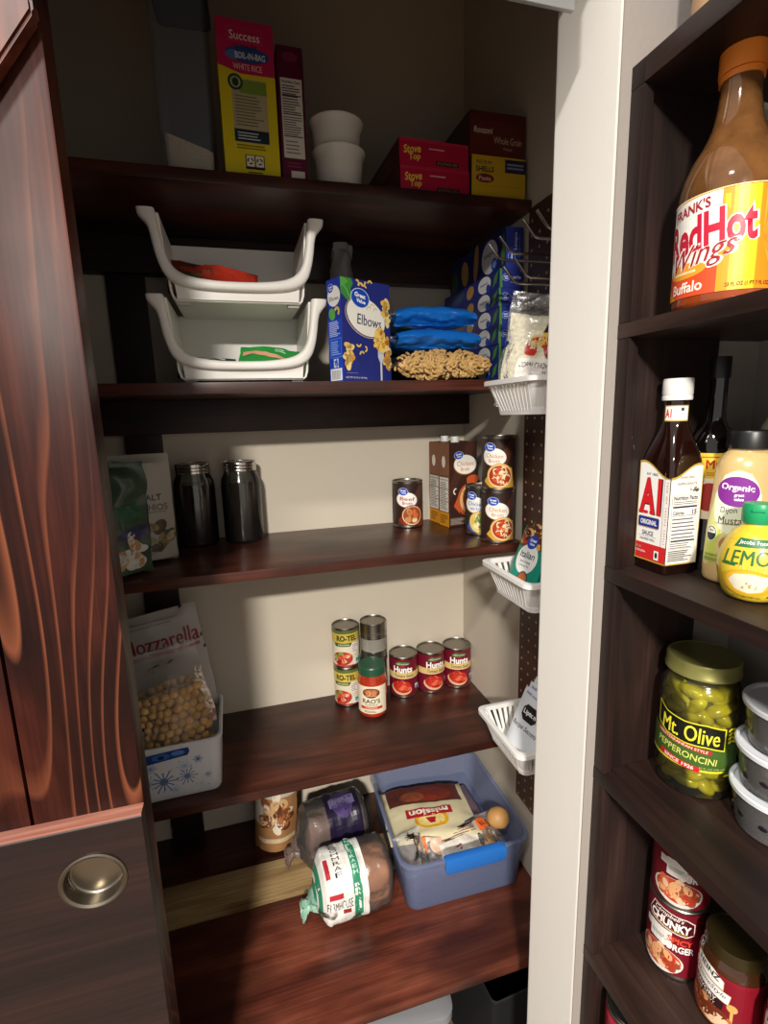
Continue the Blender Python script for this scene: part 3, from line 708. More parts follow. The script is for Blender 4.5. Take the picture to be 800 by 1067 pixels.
def elb_l(a):
    w, h = .041, .176
    a.rect(0, 0, w, h, '#2438a4'); a.rect(0, 0, w, .108, '#1d48c8'); a.ell(.021, .147, .019, .0175, '#f0eee6'); a.text('Elbows', .021, .143, .007, '#262f7c', w=.028); gv(a, .012, .161, .0085, .007)
    a.ell(.014, .117, .009, .011, '#62b04c', 30); a.arc(.029, .12, .006, -60, 160, .005, '#e6c04a')
    a.lines(.004, .078, .038, .105, 9, '#c6d4fa', 3, .5); a.rect(.005, .042, .039, .075, '#6f9cf0'); a.rect(.006, .043, .038, .074, '#1f55cf'); a.lines(.008, .046, .036, .071, 7, '#a9c4fa', 4, .4)
    a.rect(.014, .025, .028, .04, '#e8ecf8'); a.bits(.021, .032, .006, .006, 8, ['#1d48c8'], .004, 2); a.rect(.003, .002, .038, .023, '#f0f0f0')
    for k in range(16): a.rect(.008 + k * .0016, .004, .008 + k * .0016 + .0004 + .0006 * (k % 3 == 0), .02, '#222222', k > 0)
carton('elbow_pasta_box', 'navy blue elbow macaroni box standing right of the white bins', 'box', (.190, .9245, S2 + .0005), radians(25), .1135, .041, .176, '#262f7c', elb, elb_l)
t = thing('clear_bag', 'crumpled clear plastic bag standing behind the navy elbow box', 'bag', (.235, 1.12, S2 + .0005), rz=.2)
mesh_obj('bag_film', Pouch(.072, .288, .07, 21, top=.10, wr=.010, bulge=1.7, taper=.45).mesh(), film('grey_film', haze=.30, tint='#d8d4ce', gloss=.5), t, True)
# pasta bags piled flat
def pastabag(name, lab, loc, rz, w, L, d, seed, window):
    t = thing(name, lab, 'bag', loc, rz, group='pasta bags piled on the second shelf')
    M = Matrix.Translation((0, 0, d * .5)) @ Matrix.Rotation(-pi / 2, 4, 'X') @ Matrix.Translation((0, 0, 0))
    p = Pouch(w, L, d, seed, top=.12, bot=.10, wr=.005, bulge=3.2)
    b = p.mesh(24, 26)
    if window:
        q = Pouch(w * .95, L * .93, d * .94, seed, top=.1, bot=.1, wr=.003, bulge=3)
        mesh_obj('pasta_filling', q.mesh(24, 26), mat('elbow_filling', '#c29a5c', .6, bump=.8, bscale=120, vary=.35), t, True, Matrix.Translation((0, .008, d * .5)) @ Matrix.Rotation(-pi / 2, 4, 'X'))
        mesh_obj('clear_film', b, CLEAR, t, True, M)
        b = BM(); rnd = random.Random(5)
        for i in range(330):                             # macaroni pressed against the near end of the bag
            x = rnd.uniform(-.46, .46) * w; hz = rnd.uniform(-.88, .88) * d * .5 * (1 - abs(2 * x / w) ** 3.2) ** .8
            yy = min(.08, L * .10 * (abs(hz) / (d * .5)) ** 2 / max(.12, (1 - abs(2 * x / w) ** 3.2)) ** 2) + .001
            c = Vector((x, yy, d * .5 + hz)); a0 = rnd.uniform(0, 6.28); R = Matrix.Rotation(a0, 3, 'Y') @ Matrix.Rotation(rnd.uniform(-.6, .6), 3, 'X')
            tube(b, [c + R @ Vector((.0062 * cos(q_), 0, .0062 * sin(q_))) for q_ in (0, .5, 1, 1.5, 2, 2.5)], .0024, 6)
        o = mesh_obj('elbow_macaroni', b, mat('macaroni', '#c49e62', .5, vary=.15, bscale=60), t, True); o['kind'] = 'stuff'
    else:
        mesh_obj('bag_film', b, mat('bag_bright_blue', '#1566c0', .22), t, True, M)
        b = BM(); R = []                                 # folded-over end flap with a pale yellow edge
        for j in range(33):
            f = -1 + 2 * j / 32; x = f * w * .47; row = []
            for k in range(13):
                g = k / 12; n_ = mnoise.noise(Vector((x * 34 + seed * 3, g * 2.2, seed))) + .5 * mnoise.noise(Vector((x * 80, g * 6, seed)))
                row.append((x + .004 * n_, .012 - .021 * sin(pi * min(1, g * 1.15)) ** .6 + .006 * n_, d * (.97 - .85 * g) * (1 - .22 * abs(f) ** 3) + .004 * n_))
            R.append(row)
        rings(b, R, False); mesh_obj('end_flap', b, mat('bag_bright_blue', '#1566c0', .22), t, True)
        a = Art(); a.rect(-w * .44, .03, w * .44, L * .8, '#d9c34a'); a.rect(-w * .3, .05, w * .3, L * .7, '#1d3fa8'); a.rect(-.03, L * .4, .03, L * .41, '#f4f4f4')
        MM = Matrix.Translation((0, 0, d * .5)) @ Matrix.Rotation(-pi / 2, 4, 'X')
        a.build('label', p.front(.001, MM), t, du=.008, dv=.008)
    return t
pastabag('pasta_bag', 'clear bag of elbow macaroni lying at the bottom of the pasta bag pile', (.388, .925, S2 + .004), 0, .196, .20, .052, 31, True)
pastabag('pasta_bag', 'bright blue pasta bag lying in the middle of the pile, right of the elbow box', (.378, .935, S2 + .0565), radians(1), .178, .20, .040, 32, False)
pastabag('pasta_bag', 'bright blue pasta bag lying on top of the pile, right of the elbow box', (.374, .94, S2 + .098), radians(-2), .168, .19, .040, 33, False)
# long blue pasta boxes
def longend(txt, w, h):
    def f(a):
        a.rect(0, 0, w, h, '#2a3488'); a.poly([(0, 0), (.006, 0), (.004, h), (0, h)], '#4f8a3e'); gv(a, .013, h * .55, .007, .0062); a.text(txt, .034, h * .55, .0065, '#e4e8f6', w=.024, bold=.01); a.rect(.022, h * .28, .042, h * .31, '#8d98cc')
    return f
def longside(w, h):
    def f(a):
        a.rect(0, 0, w, h, '#27307a'); a.ell(w - .062, h * .52, .027, h * .46, '#e6e6e6'); a.text('spaghetti', w - .064, h * .55, .006, '#39417c', w=.032); a.ell(w - .046, h * .25, .008, .0075, '#1c48b4')
        a.poly([(w - .028, h * .1), (w - .012, h * .35), (w - .004, h * .95), (w - .02, h * .7)], '#4f8a3e'); a.ell(w * .52, h * .5, .018, h * .36, '#b08a4a', 15); a.ell(w * .3, h * .5, .03, h * .3, '#3a4a6a', 10)
    return f
PW, PH, PD = .049, .0335, .262
zz = S2 + .0005
tops = ['bottom of the blue stack by the pegboard', 'second from the bottom of the blue stack', 'third from the bottom of the blue stack', 'fourth from the bottom of the blue stack', 'fifth from the bottom of the blue stack', 'sixth from the bottom, just under the lasagna box']
c0 = None
for i in range(6):
    off = (0, .001, -.0008, .0006, -.001, .0004)[i]; rz = radians((0, .3, -.4, .2, -.2, .5)[i])
    loc = (.4975 + off, .926 + abs(off), zz + i * (PH + .0004)); lab = 'long navy spaghetti box lying ' + tops[i]
    if c0 is None: c0 = carton('spaghetti_box', lab, 'box', loc, rz, PW, PD, PH, '#232c74', longend('Angel Hair', PW, PH), longside(PD, PH), group='blue spaghetti boxes')
    else: dup(c0, loc, rz, lab)
def lasf(a):
    a.rect(0, 0, .035, .074, '#2c3a8c'); a.text('Lasagna', .021, .05, .008, '#c6cdee', w=.03, rot=90, bold=.01); gv(a, .012, .022, .008, .007, 90); a.rect(.028, .02, .0288, .06, '#7d88c8')
def lass(a):
    w, h = .262, .074
    a.rect(0, 0, w, h, '#20285e'); a.ell(w - .065, .038, .034, .031, '#cfcfd2'); a.text('Lasagna', w - .068, .043, .011, '#39417c', w=.044); a.ell(w - .045, .02, .012, .0115, '#1c3f9c'); a.ell(w - .045, .02, .008, .007, '#6f88c4')
    a.ell(w - .125, .042, .011, .036, '#a8814e', -8); a.ell(w - .18, .035, .018, .026, '#b58c4c', 10); a.poly([(w - .012, .005), (w - .002, .02), (w - .006, .07), (w - .018, .03)], '#4f7a3e')
    a.ell(w - .235, .03, .02, .02, '#4a5a44')
carton('lasagna_box', 'navy lasagna box standing on edge on top of the long blue box stack', 'box', (.511, .929, zz + 6 * (PH + .0004)), 0, .035, .262, .074, '#232c74', lasf, lass)

# ================================================================== mason jar shelf
def jar_parts(t, r, h):
    b = BM()
    lathe(b, [(r * .9, 0), (r * .98, .004), (r, .012), (r, h * .70), (r * .97, h * .78), (r * .82, h * .86), (r * .80, h * .90), (r * .80, h * .965), (r * .76, h * .965), (r * .76, h * .87), (r * .92, h * .77), (r * .95, h * .70), (r * .95, .012), (r * .85, .006)], 48)
    a = Art(); mesh_obj('glass_jar', b, GLASS, t, True)
    b = BM(); lathe(b, [(r * .84, .0065), (r * .94, .0125), (r * .94, h * .70), (r * .91, h * .755), (.0001, h * .757)], 48); mesh_obj('dark_contents', b, mat('dark_syrup', '#1d0d07', .12, coat=.4), t, True)
    b = BM(); rr = r * .835
    lathe(b, [(r * .81, h * .885), (rr, h * .886), (rr, h * .91), (rr * .985, h * .915), (rr, h * .92), (rr, h * .945), (rr * .985, h * .95), (rr, h * .955), (rr, h * .992), (rr * .97, h), (rr * .93, h), (rr * .92, h * .993), (.0001, h * .995)], 48); mesh_obj('screw_lid', b, STEEL, t, True)
mj = thing('mason_jar', 'glass mason jar of dark liquid with silver lid, right one beside the beef can', 'jar', (-.003, 1.163, S3 + .0005), face(-.003, 1.16), group='mason jars')
jar_parts(mj, .0425, .178)
dup(mj, (-.1, 1.163, S3 + .0005), face(-.1, 1.16), 'glass mason jar of dark liquid with silver lid, left one beside the upright board')
# pistachio bag and green bag
t = thing('pistachio_bag', 'matte white bag of salted pistachios standing left of the mason jars', 'bag', (-.19, 1.05, S3 + .0005), radians(6))
p = Pouch(.115, .208, .06, 41, top=.10, wr=.0022, bulge=3); mesh_obj('pouch', p.mesh(), mat('matte_white_bag', '#aaa59a', .55), t, True)
a = Art(); a.text('SEA SALT', .008, .128, .012, '#3a3632', w=.062, bold=.02); a.text('PISTACHIOS', .008, .109, .013, '#5b554c', w=.08, bold=.01); a.rect(-.03, .099, .045, .1002, '#5b554c')
a.bits(.012, .055, .046, .03, 26, ['#6d5836', '#8d7748', '#4d3d26', '#3c4a3a', '#b3a27c'], .019, 6, 1.4)
a.lines(-.03, .018, .04, .026, 2, '#8d877c', 4); a.build('label', p.front(.0008), t, du=.006, dv=.008)
t = thing('greens_bag', 'crumpled green plastic bag at the left, in front of the white pistachio bag', 'bag', (-.232, .965, S3 + .0005), radians(12))
p = Pouch(.13, .20, .055, 43, top=.15, wr=.009, bulge=2); mesh_obj('pouch', p.mesh(), mat('dull_green_bag', '#3b4c3c', .25, vary=.25, bscale=25), t, True)
a = Art(); a.ell(.04, .075, .03, .012, '#3d3a5c', 10); a.bits(.03, .045, .03, .03, 14, ['#8d6a44', '#b08a5c', '#cfc9bf'], .018, 3, 1.3); a.rect(-.05, .10, .055, .125, '#27543a'); a.build('label', p.front(.0012), t, du=.008, dv=.008)
# broth cans and cartons
def bowl(a, cx, cy, r, ring, soup, kind, seed):
    a.ell(cx, cy, r, r * .93, ring); a.ell(cx, cy, r * .9, r * .83, '#f0ddb0'); a.ell(cx, cy + .0004, r * .83, r * .76, soup)
    if kind == 'noodle': a.squiggle(cx, cy, r * .85, r * .78, 26, '#ead9a6', r * .075, seed); a.bits(cx, cy, r * .7, r * .62, 9, ['#d2502a', '#f0e0b4'], r * .2, seed)
    elif kind == 'beef': a.bits(cx, cy, r * .75, r * .7, 16, ['#c78a4a', '#8d4a24', '#e8d8a8', '#d26a3a'], r * .42, seed, 1.3)
    else: a.bits(cx, cy, r * .75, r * .7, 22, ['#efe3ae', '#8fa04a', '#c9952e', '#5d7a34'], r * .3, seed, 1.8)
def broth(txt1, txt2, c1, bkind, ring, soup, logo_u=-.006):
    def f(a):
        a.poly([(-.03, .006), (.0, .006), (.05, .102), (.03, .102)], '#553226'); a.poly([(.05, .006), (.09, .006), (.09, .05)], '#c98a24')
        a.poly([(.0, .05), (.036, .046), (.044, .006), (-.01, .006), (-.026, .018)], ring if bkind != 'veg' else '#2f5fa8')
        a.ell(-.004, .068, .0265, .0185, '#c9a06a', -6); a.ell(-.0035, .0685, .0258, .0178, '#f4f1ea', -6); gv(a, logo_u - .006, .088, .0115, .0085, -4)
        a.text(txt1, -.002, .0705, .0085, c1, w=.036, bold=.008, rot=-4); a.text(txt2, -.002, .060, .0075, c1, w=.024, bold=.008, rot=-4)
        bowl(a, .010, .030, .0275, ring, soup, bkind, 5)
        a.rect(.052, .012, .058, .098, '#cfcac0'); a.lines(.0525, .014, .0575, .096, 20, '#55504a', 2, .5); a.rect(-.062, .012, -.05, .09, '#cfcac0')
    return f
can('beef_broth_can', 'brown beef broth can standing alone right of the mason jars', (.386, 1.168, S3 + .0005), face(.386, 1.168, 2), .037, .112, '#33201c', broth('Beef', 'Broth', '#b3303c', 'beef', '#8c2f22', '#9c4a26'), 'broth cans')
cc = can('chicken_broth_can', 'brown chicken broth can at the right shelf end, lower of the stacked pair', (.514, .952, S3 + .0005), face(.514, .952, 4), .0338, .110, '#33211c', broth('Chicken', 'Broth', '#d38a3c', 'noodle', '#d9a440', '#b03a1c'), 'broth cans')
dup(cc, (.5145, .951, S3 + .1110), face(.514, .952, -12), 'brown chicken broth can at the right shelf end, upper of the stacked pair')
can('soup_can', 'small dark can with blue label and yellow soup picture, left of the stacked broth cans', (.511, 1.028, S3 + .0005), face(.511, 1.028, -14), .0325, .110, '#2c2624', broth('Chicken', 'with Rice', '#4a6ab4', 'veg', '#cfa24a', '#e0c25c'), 'broth cans')
def bcart(a):
    a.rect(0, 0, .077, .2, '#3a231d'); a.poly([(0, .1), (.05, .2), (.077, .2), (.0, .06)], '#4a2c24'); a.rect(.002, .004, .05, .022, '#5b4a40'); a.lines(.004, .005, .046, .02, 5, '#a89a8c', 2, .4)
    a.ell(.044, .147, .032, .0235, '#d08a3a', -3); a.ell(.0445, .148, .031, .0225, '#f2efe8', -3); gv(a, .026, .17, .012, .0085); a.text('Chicken', .044, .15, .011, '#d08030', w=.045, bold=.005); a.text('Broth', .044, .137, .009, '#d08030', w=.024, bold=.005)
    a.ell(.066, .112, .018, .01, '#c2582c'); a.poly([(.048, .11), (.077, .116), (.077, .1), (.05, .1)], '#c2582c'); a.ell(.06, .062, .038, .042, '#c25a30'); a.ell(.063, .064, .034, .037, '#e2b27a'); a.ell(.066, .066, .029, .031, '#8d4a22')
    a.bits(.066, .066, .024, .028, 22, ['#e8cf9a', '#c7742e', '#dcae5c', '#7a2f1a'], .012, 4); a.arc(.019, .085, .007, 90, 250, .003, '#efe6d8'); a.poly([(.012, .05), (.03, .03), (.022, .07)], '#c2582c')
def bcart_l(a):
    a.rect(0, 0, .046, .2, '#7d4a2c'); a.rect(0, 0, .046, .034, '#c98a24'); a.rect(.003, .036, .043, .118, '#d8d2c6'); a.text('Nutrition Facts', .023, .113, .005, '#2a2624', w=.036); a.lines(.006, .04, .04, .108, 18, '#55504a', 3, .4)
    for z in (.06, .09, .12): a.rect(.003, z, .043, z + .0015, '#2a2422')
    a.ell(.022, .155, .008, .014, '#e4dccf'); a.lines(.006, .006, .04, .028, 4, '#8d5c18', 2)
def bc(loc, lab, first=None):
    if first: return dup(first, loc, radians(9), lab)
    t = carton('broth_carton', lab, 'carton', loc, radians(9), .077, .046, .2, '#4a2a20', bcart, bcart_l, group='chicken broth cartons')
    b = BM(); lathe(b, [(.0105, .0), (.0105, .003), (.0095, .0035), (.0095, .0125), (.009, .0135), (.0001, .0135)], 28); mesh_obj('screw_cap', b, WHITEP, t, True, Matrix.Translation((.03, .023, .1999)))
    return t
c0 = bc((.467, 1.1, S3 + .0005), 'tall brown chicken broth carton with white cap, front one behind the cans')
bc((.463, 1.153, S3 + .0005), 'tall brown chicken broth carton with white cap, second one against the wall', c0)

# ================================================================== tomato can shelf
def hunts(a):
    r = .037
    a.rect(-.12, .006, .12, .105, '#6d1226'); a.rect(-.05, .0535, .058, .070, '#d8bb78'); a.rect(-.05, .0535, .058, .0545, '#f0dcae'); a.text('Tomato Sauce', .004, .0615, .0085, '#3a2420', w=.052, bold=.01, shear=.15)
    a.ell(0, .094, .020, .005, '#3f6a3a', 3); a.ell(-.01, .0945, .008, .0045, '#527d44', 20); a.text('100% NATURAL', .001, .0935, .0032, '#d8e4c8', w=.03); a.rect(-.006, .085, .006, .0885, '#b01c2c')
    a.text("Hunts", .001, .0785, .0175, '#f6f2ee', w=.050, bold=.035)
    a.ell(-.004, .026, .028, .017, '#d8b48a', -8); a.ell(-.002, .031, .026, .0165, '#b3261a', -8); a.bits(-.002, .033, .022, .013, 22, ['#d24a30', '#c0301e', '#e0684a', '#a01c14'], .011, 4, 1.6)
    a.rect(.034, .022, .044, .034, '#dfe4ea'); a.rect(.035, .023, .043, .028, '#3a6ab4'); a.rect(.047, .016, .052, .03, '#e6e2da'); a.rect(-.1, .012, -.06, .1, '#d8cfc4'); a.lines(-.098, .015, -.062, .095, 18, '#4a2a2c', 3, .4)
h0 = can('tomato_sauce_can', 'red tomato sauce can on the fourth shelf, left of the three in a row', (.3680, 1.1745, S4 + .0005), face(.37, 1.17, -4), .0373, .111, '#6d1226', hunts, 'red tomato sauce cans')
dup(h0, (.4432, 1.1745, S4 + .0005), face(.444, 1.17, 20), 'red tomato sauce can on the fourth shelf, middle of the three in a row')
dup(h0, (.5182, 1.1745, S4 + .0005), face(.516, 1.17, 10), 'red tomato sauce can on the fourth shelf, right of the three in the corner')
def rotel(a):
    a.rect(-.11, .006, .11, .098, '#d8cdb4'); a.rect(-.11, .066, .11, .09, '#c9b24a'); a.rect(-.11, .09, .11, .098, '#5d6a34'); a.text('RO-TEL', .004, .078, .0145, '#17171a', w=.052, bold=.035)
    a.poly([(-.03, .066), (.018, .066), (.012, .057), (-.026, .057)], '#3a5a34'); a.text('ORIGINAL', -.004, .0615, .0045, '#e0d8a0', w=.03); a.rect(.016, .038, .034, .064, '#e8e2d8'); a.lines(.017, .04, .033, .062, 5, '#7d6a60', 2, .4)
    a.ell(-.008, .026, .026, .018, '#b33a2c'); a.bits(-.008, .026, .024, .018, 26, ['#c8452f', '#d96a4a', '#e2b09a', '#7d9a4a', '#8d2418'], .011, 7, 1.4); a.rect(-.11, .006, .11, .009, '#c8402c'); a.rect(.02, .008, .05, .026, '#d8e0e4'); a.bits(.034, .017, .01, .006, 8, ['#4a7aa8', '#5a9a5a'], .006, 2)
r0 = can('diced_tomato_can', 'yellow and red diced tomato can, lower of the pair behind the sauce jar', (.219, 1.179, S4 + .0005), face(.219, 1.18, -14), .0335, .1035, '#d8cdb4', rotel, 'diced tomato cans')
dup(r0, (.2185, 1.178, S4 + .1045), face(.219, 1.18, -2), 'yellow and red diced tomato can, upper of the pair left of the bare tin')
def bare(a):
    a.rect(-.11, .03, .11, .062, mat('faded_tin_paper', '#8f8a80', .45)); a.lines(-.03, .034, .03, .06, 6, '#6b665e', 3, .3)
    a.rect(-.11, .075, .11, .0765, '#5d5a55')
n0 = can('bare_tin_can', 'bare silver tin can behind the sauce jar, lower of two stacked', (.290, 1.181, S4 + .0005), face(.29, 1.18), .0335, .1035, None, bare, 'silver tin cans', True)
dup(n0, (.291, 1.180, S4 + .1045), face(.29, 1.18, 30), 'bare silver tin can behind the sauce jar, upper of two stacked')
# pasta sauce jar
t = thing('pasta_sauce_jar', 'red pasta sauce jar with green lid and cream label in front of the stacked cans', 'jar', (.2675, 1.112, S4 + .0005), face(.2675, 1.112, -6))
r, h = .0355, .127; b = BM()
lathe(b, [(r * .88, 0), (r * .97, .003), (r, .009), (r, .085), (r * .95, .097), (r * .86, .104), (r * .84, .112), (.0001, .112)], 48); mesh_obj('sauce_glass', b, mat('tomato_sauce_glass', '#a8321a', .12, coat=.6, vary=.25, bscale=80), t, True)
b = BM(); n = 72; lr = r * .92
rings(b, [[((lr + .0006 * (i % 2)) * cos(2 * pi * i / n), (lr + .0006 * (i % 2)) * sin(2 * pi * i / n), z) for i in range(n)] for z in (.106, .124)], True, True); lathe(b, [(lr + .0003, .124), (lr * .96, h), (lr * .90, h), (lr * .89, h - .0008), (.0001, h - .0008)], 48, False); mesh_obj('green_lid', b, mat('green_lid_paint', '#24503a', .35), t, True)
a = Art(); a.rect(-.042, .012, .042, .083, '#e9dfc4'); a.rect(-.042, .012, .042, .0128, '#b8a878', True)
a.ell(0, .066, .0215, .0125, '#6d2418'); a.ell(0, .068, .018, .0085, '#a8613a'); a.ell(-.006, .066, .006, .007, '#d89a6a'); a.ell(.007, .066, .006, .007, '#c9805a'); a.rect(-.016, .058, .016, .0595, '#e0b48a')
a.text("RAO'S", .0, .045, .0115, '#3a2a1c', w=.044, bold=.02); a.text('HOMEMADE', 0, .0355, .0042, '#5b4a34', w=.03); a.rect(-.028, .024, .028, .031, '#c2402c'); a.text('MARINARA', 0, .0275, .004, '#f0dcc8', w=.03); a.lines(-.018, .015, .018, .021, 2, '#8d7d5c', 3)
a.build('label', on_cyl(r + .0004), t, du=.005)
# snowflake bin with a bag of nuts and a printed bag
t = thing('snowflake_bin', 'white plastic bin printed with blue snowflakes, left end of the fourth shelf', 'bin', (-.158, 1.02, S4 + .0005), radians(1))
hw, hd, H = .077, .082, .118; b = BM()
rings(b, [rrect(hw - .008, hd - .008, .014, 0), rrect(hw - .005, hd - .005, .018, .004), rrect(hw, hd, .02, H - .008), rrect(hw + .0045, hd + .0045, .022, H - .008), rrect(hw + .005, hd + .005, .022, H - .002), rrect(hw + .003, hd + .003, .021, H), rrect(hw - .002, hd - .002, .019, H - .001), rrect(hw - .008, hd - .008, .016, .004)], True, True, True)
mesh_obj('bin_body', b, mat('bin_white', '#dfe2e6', .35), t, True)
a = Art(); rnd = random.Random(9)
def flake(cx, cy, r, c, n=12):
    a.l += 1
    for k in range(n):
        q = 2 * pi * k / n; rr = r * (1 if k % 2 == 0 else .75); a.line([(cx + .12 * r * cos(q), cy + .12 * r * sin(q)), (cx + rr * cos(q), cy + rr * sin(q))], r * .10, c, True)
        a.ell(cx + rr * cos(q), cy + rr * sin(q), r * .08, r * .08, c, 0, True, 8)
    a.ell(cx, cy, r * .3, r * .3, c, 0, True)
for cx, cy, r, c in ((-.03, .042, .024, '#6f86b4'), (.012, .045, .018, '#7d93bf'), (.008, .068, .014, '#b9cde0'), (.034, .078, .009, '#5b7ec2'), (-.058, .045, .016, '#a9bfd8'), (-.012, .022, .010, '#b9cde0'), (.05, .04, .008, '#a9bfd8'), (.036, .022, .006, '#c4d4e6'), (-.05, .075, .012, '#9fb4d2')): flake(cx, cy, r, c)
for k in range(16): a.ell(rnd.uniform(-.06, .06), rnd.uniform(.012, .085), .0012, .0012, '#7d93bf', 0, k > 0, 8)
a.poly([(-.06, .084), (.017, .091), (.021, .099), (.019, .108), (-.06, .1035)], '#1d3f86'); a.ell(-.03, .096, .016, .007, '#3a6ab8'); a.ell(.0, .099, .012, .005, '#5b8ad0'); a.ell(-.03, .095, .006, .004, '#14264e')
def binf(u, v, e):
    k = .005 * v / H
    return (u, -(hd - .0049 + k) - .0004 - e, v)
a.build('snowflake_print', binf, t, du=.012)
t = thing('nut_bag', 'clear bag of round pale brown nuts lying in the snowflake bin', 'bag', (-.152, .992, S4 + .070), rot=(radians(-5), radians(-9), radians(4)))
p = Pouch(.146, .215, .085, 51, top=.32, bot=.06, wr=.004, bulge=2.4)
b = BM(); rnd = random.Random(12)
for iz in range(9):
    for ix in range(9):
        u = -1 + 2 * (ix + .5 + .5 * (iz % 2) - .25) / 9; v = .05 + iz * .068
        if abs(u) > .94 or v > .60: continue
        for side in (-1, 1):
            q = p.P(u * .9, v, side); q.y *= .80; sphere(b, q + Vector((rnd.uniform(-.002, .002), 0, rnd.uniform(-.002, .002))), (.0092 + rnd.uniform(-.001, .001), .009, .0086), 2)
o = mesh_obj('shelled_nuts', b, mat('nut_skin', '#c9a064', .45, vary=.35, bscale=35), t, True); o['kind'] = 'stuff'
mesh_obj('clear_film', p.mesh(28, 30), film('nut_film', haze=.10), t, True)
t = thing('printed_bag', 'white bag with red lettering standing behind the nut bag in the snowflake bin', 'bag', (-.165, 1.082, S4 + .09), rot=(radians(-9), radians(-8), radians(5)))
p = Pouch(.165, .235, .03, 55, top=.1, wr=.004, bulge=2.6); mesh_obj('pouch', p.mesh(), mat('grey_white_bag', '#b9b4ae', .4), t, True)
a = Art(); a.text('Mozzarella', .0, .172, .034, '#8d2c2c', w=.155, bold=.03); a.rect(-.07, .143, .075, .15, '#a85a54'); a.lines(-.06, .205, .07, .222, 2, '#9a948e', 4, .3); a.build('label', p.front(.001), t, du=.006, dv=.006)

# ================================================================== bottom shelf
t = thing('chip_bag', 'white and orange snack bag standing at the back left of the bottom shelf', 'bag', (.012, 1.115, S5 + .0005), rot=(radians(-4), radians(3), radians(-8)))
p = Pouch(.10, .205, .07, 61, top=.08, wr=.004, bulge=2.2); mesh_obj('pouch', p.mesh(), mat('bag_dull_orange', '#9c7048', .35), t, True)
a = Art(); a.rect(-.048, .14, .048, .2, '#b9b0a4'); a.rect(-.048, .075, -.03, .14, '#b9b0a4'); a.bits(.0, .10, .04, .05, 26, ['#7d4a2c', '#a86a3c', '#c9a274', '#5d3220', '#d8cbb8'], .022, 3, 1.5); a.rect(-.04, .03, .045, .042, '#c9b490'); a.lines(.0 - .012, .165 - (.018) * .5, .0 + .012, .165 + (.018) * .5, 2, '#5a3a2c', 3, .5); a.build('label', p.front(.001), t, du=.007, dv=.007)
def loft_map(P): return P
def loaf(name, label, loc, rz, L, W, H, crust, deco, group, seed=0):
    """bread loaf in a printed bag: local x along the loaf from the gathered end, z up"""
    t = thing(name, label, 'bread', loc, rz, group)
    def S(f, a, off=0.0):                 # f 0..1 along the loaf, a angle round it (0 = towards local -Y side, going up)
        s = min(1, (f / .14)) ** .5 if f < .14 else 1
        s = max(.2, s); e = 1 - max(0, (f - .90) / .10) ** 2 * .30
        y = -cos(a); z = sin(a); ex = 3.2
        k = (abs(y) ** ex + abs(z) ** ex) ** (-1 / ex)
        mush = 1 + .10 * max(0, z) * (1 - abs(y)) * 1.2
        n = mnoise.noise(Vector((f * 9 + seed, a * 2.2, 0))) * .0035
        yy = y * k * (W / 2 + off + n) * s * e; zz_ = z * k * (H / 2 + off + n) * s * e * mush
        return Vector((f * L, yy, H * .5 * 1.0 + zz_ - (1 - s) * H * .12))
    N = 48; fs = [i / 26 for i in range(27)]
    b = BM(); rings(b, [[S(max(f, .06), 2 * pi * k / N, -.002) for k in range(N)] for f in fs[2:]], True, True, True)
    mesh_obj('bread', b, mat(crust[0], crust[1], .6, vary=.22, bscale=22, bump=.3), t, True)
    b = BM(); rings(b, [[S(f, 2 * pi * k / N, .0012) for k in range(N)] for f in fs], True, False, True)
    mesh_obj('bag_film', b, CLEAR, t, True)
    b = BM(); q = [(.014, .022), (.004, .024), (-.005, .017), (-.010, .011), (-.015, .013), (-.022, .018), (-.026, .016)]; R = []
    for i, (x, r) in enumerate(q):
        R.append([(x, r * (1 + .35 * sin(5 * 2 * pi * k / 30 + i)) * cos(2 * pi * k / 30), H * .36 - 1.1 * abs(x) + r * (1 + .3 * sin(4 * 2 * pi * k / 30 + 2 * i)) * sin(2 * pi * k / 30)) for k in range(30)])
    rings(b, R); mesh_obj('gathered_bag_end', b, deco['end'], t, True)
    a = Art(); deco['art'](a); a.build('label', lambda u, v, e: S(u / L, v, .0018 + e), t, du=L / 26, dv=2 * pi / N)
    return t
def farm(a):                              # u along the loaf (m), v angle round it
    g = '#2f8a68'; z0, z1 = -1.2, 2.7
    a.rect(.004, z0, .105, z1, '#e8e6e0'); a.rect(.074, z0, .092, z1, g); a.rect(.0945, z0, .0955, z1, '#b8c4b8'); a.rect(.0, z0, .012, z1, g)
    a.text('FARMHOUSE', .045, .10, .30, '#2a2624', w=.052, bold=.01); a.rect(.024, .34, .052, .50, '#b5303a'); a.rect(.05, -.22, .066, -.08, '#8d3026')
    b0 = 1.25
    for i, chv in enumerate('FARMHOUSE'): a.text(chv, .049, .95 + i * .16, .12, '#2a2624', w=.015, bold=.0)
    a.rect(.022, .90, .031, 1.5, '#b5303a'); a.poly([(.05, 2.35), (.066, 2.3), (.07, 2.5), (.06, 2.62), (.05, 2.5)], '#7d2a22')
    for i, chv in enumerate('HEARTY.WHITE'):
        if chv != '.': a.text(chv, .083, .9 + i * .14, .10, '#cfe8dc', w=.009, bold=.01)
GREENEND = mat('green_white_film', '#8fb8a4', .25, vary=.45, bscale=30)
loaf('bread_loaf', 'wrapped farmhouse bread loaf with white and green label on the bottom shelf', (.075, .905, S5 + .005), radians(4), .165, .115, .118, ('bread_crust', '#8d5a38'), dict(end=GREENEND, art=farm), 'bread loaves')
def dark_art(a):
    a.rect(.07, -.5, .15, 2.9, '#1f1830'); a.ell(.11, 1.4, .026, .6, '#473768'); a.rect(.08, 1.2, .14, 1.6, '#6d6488')
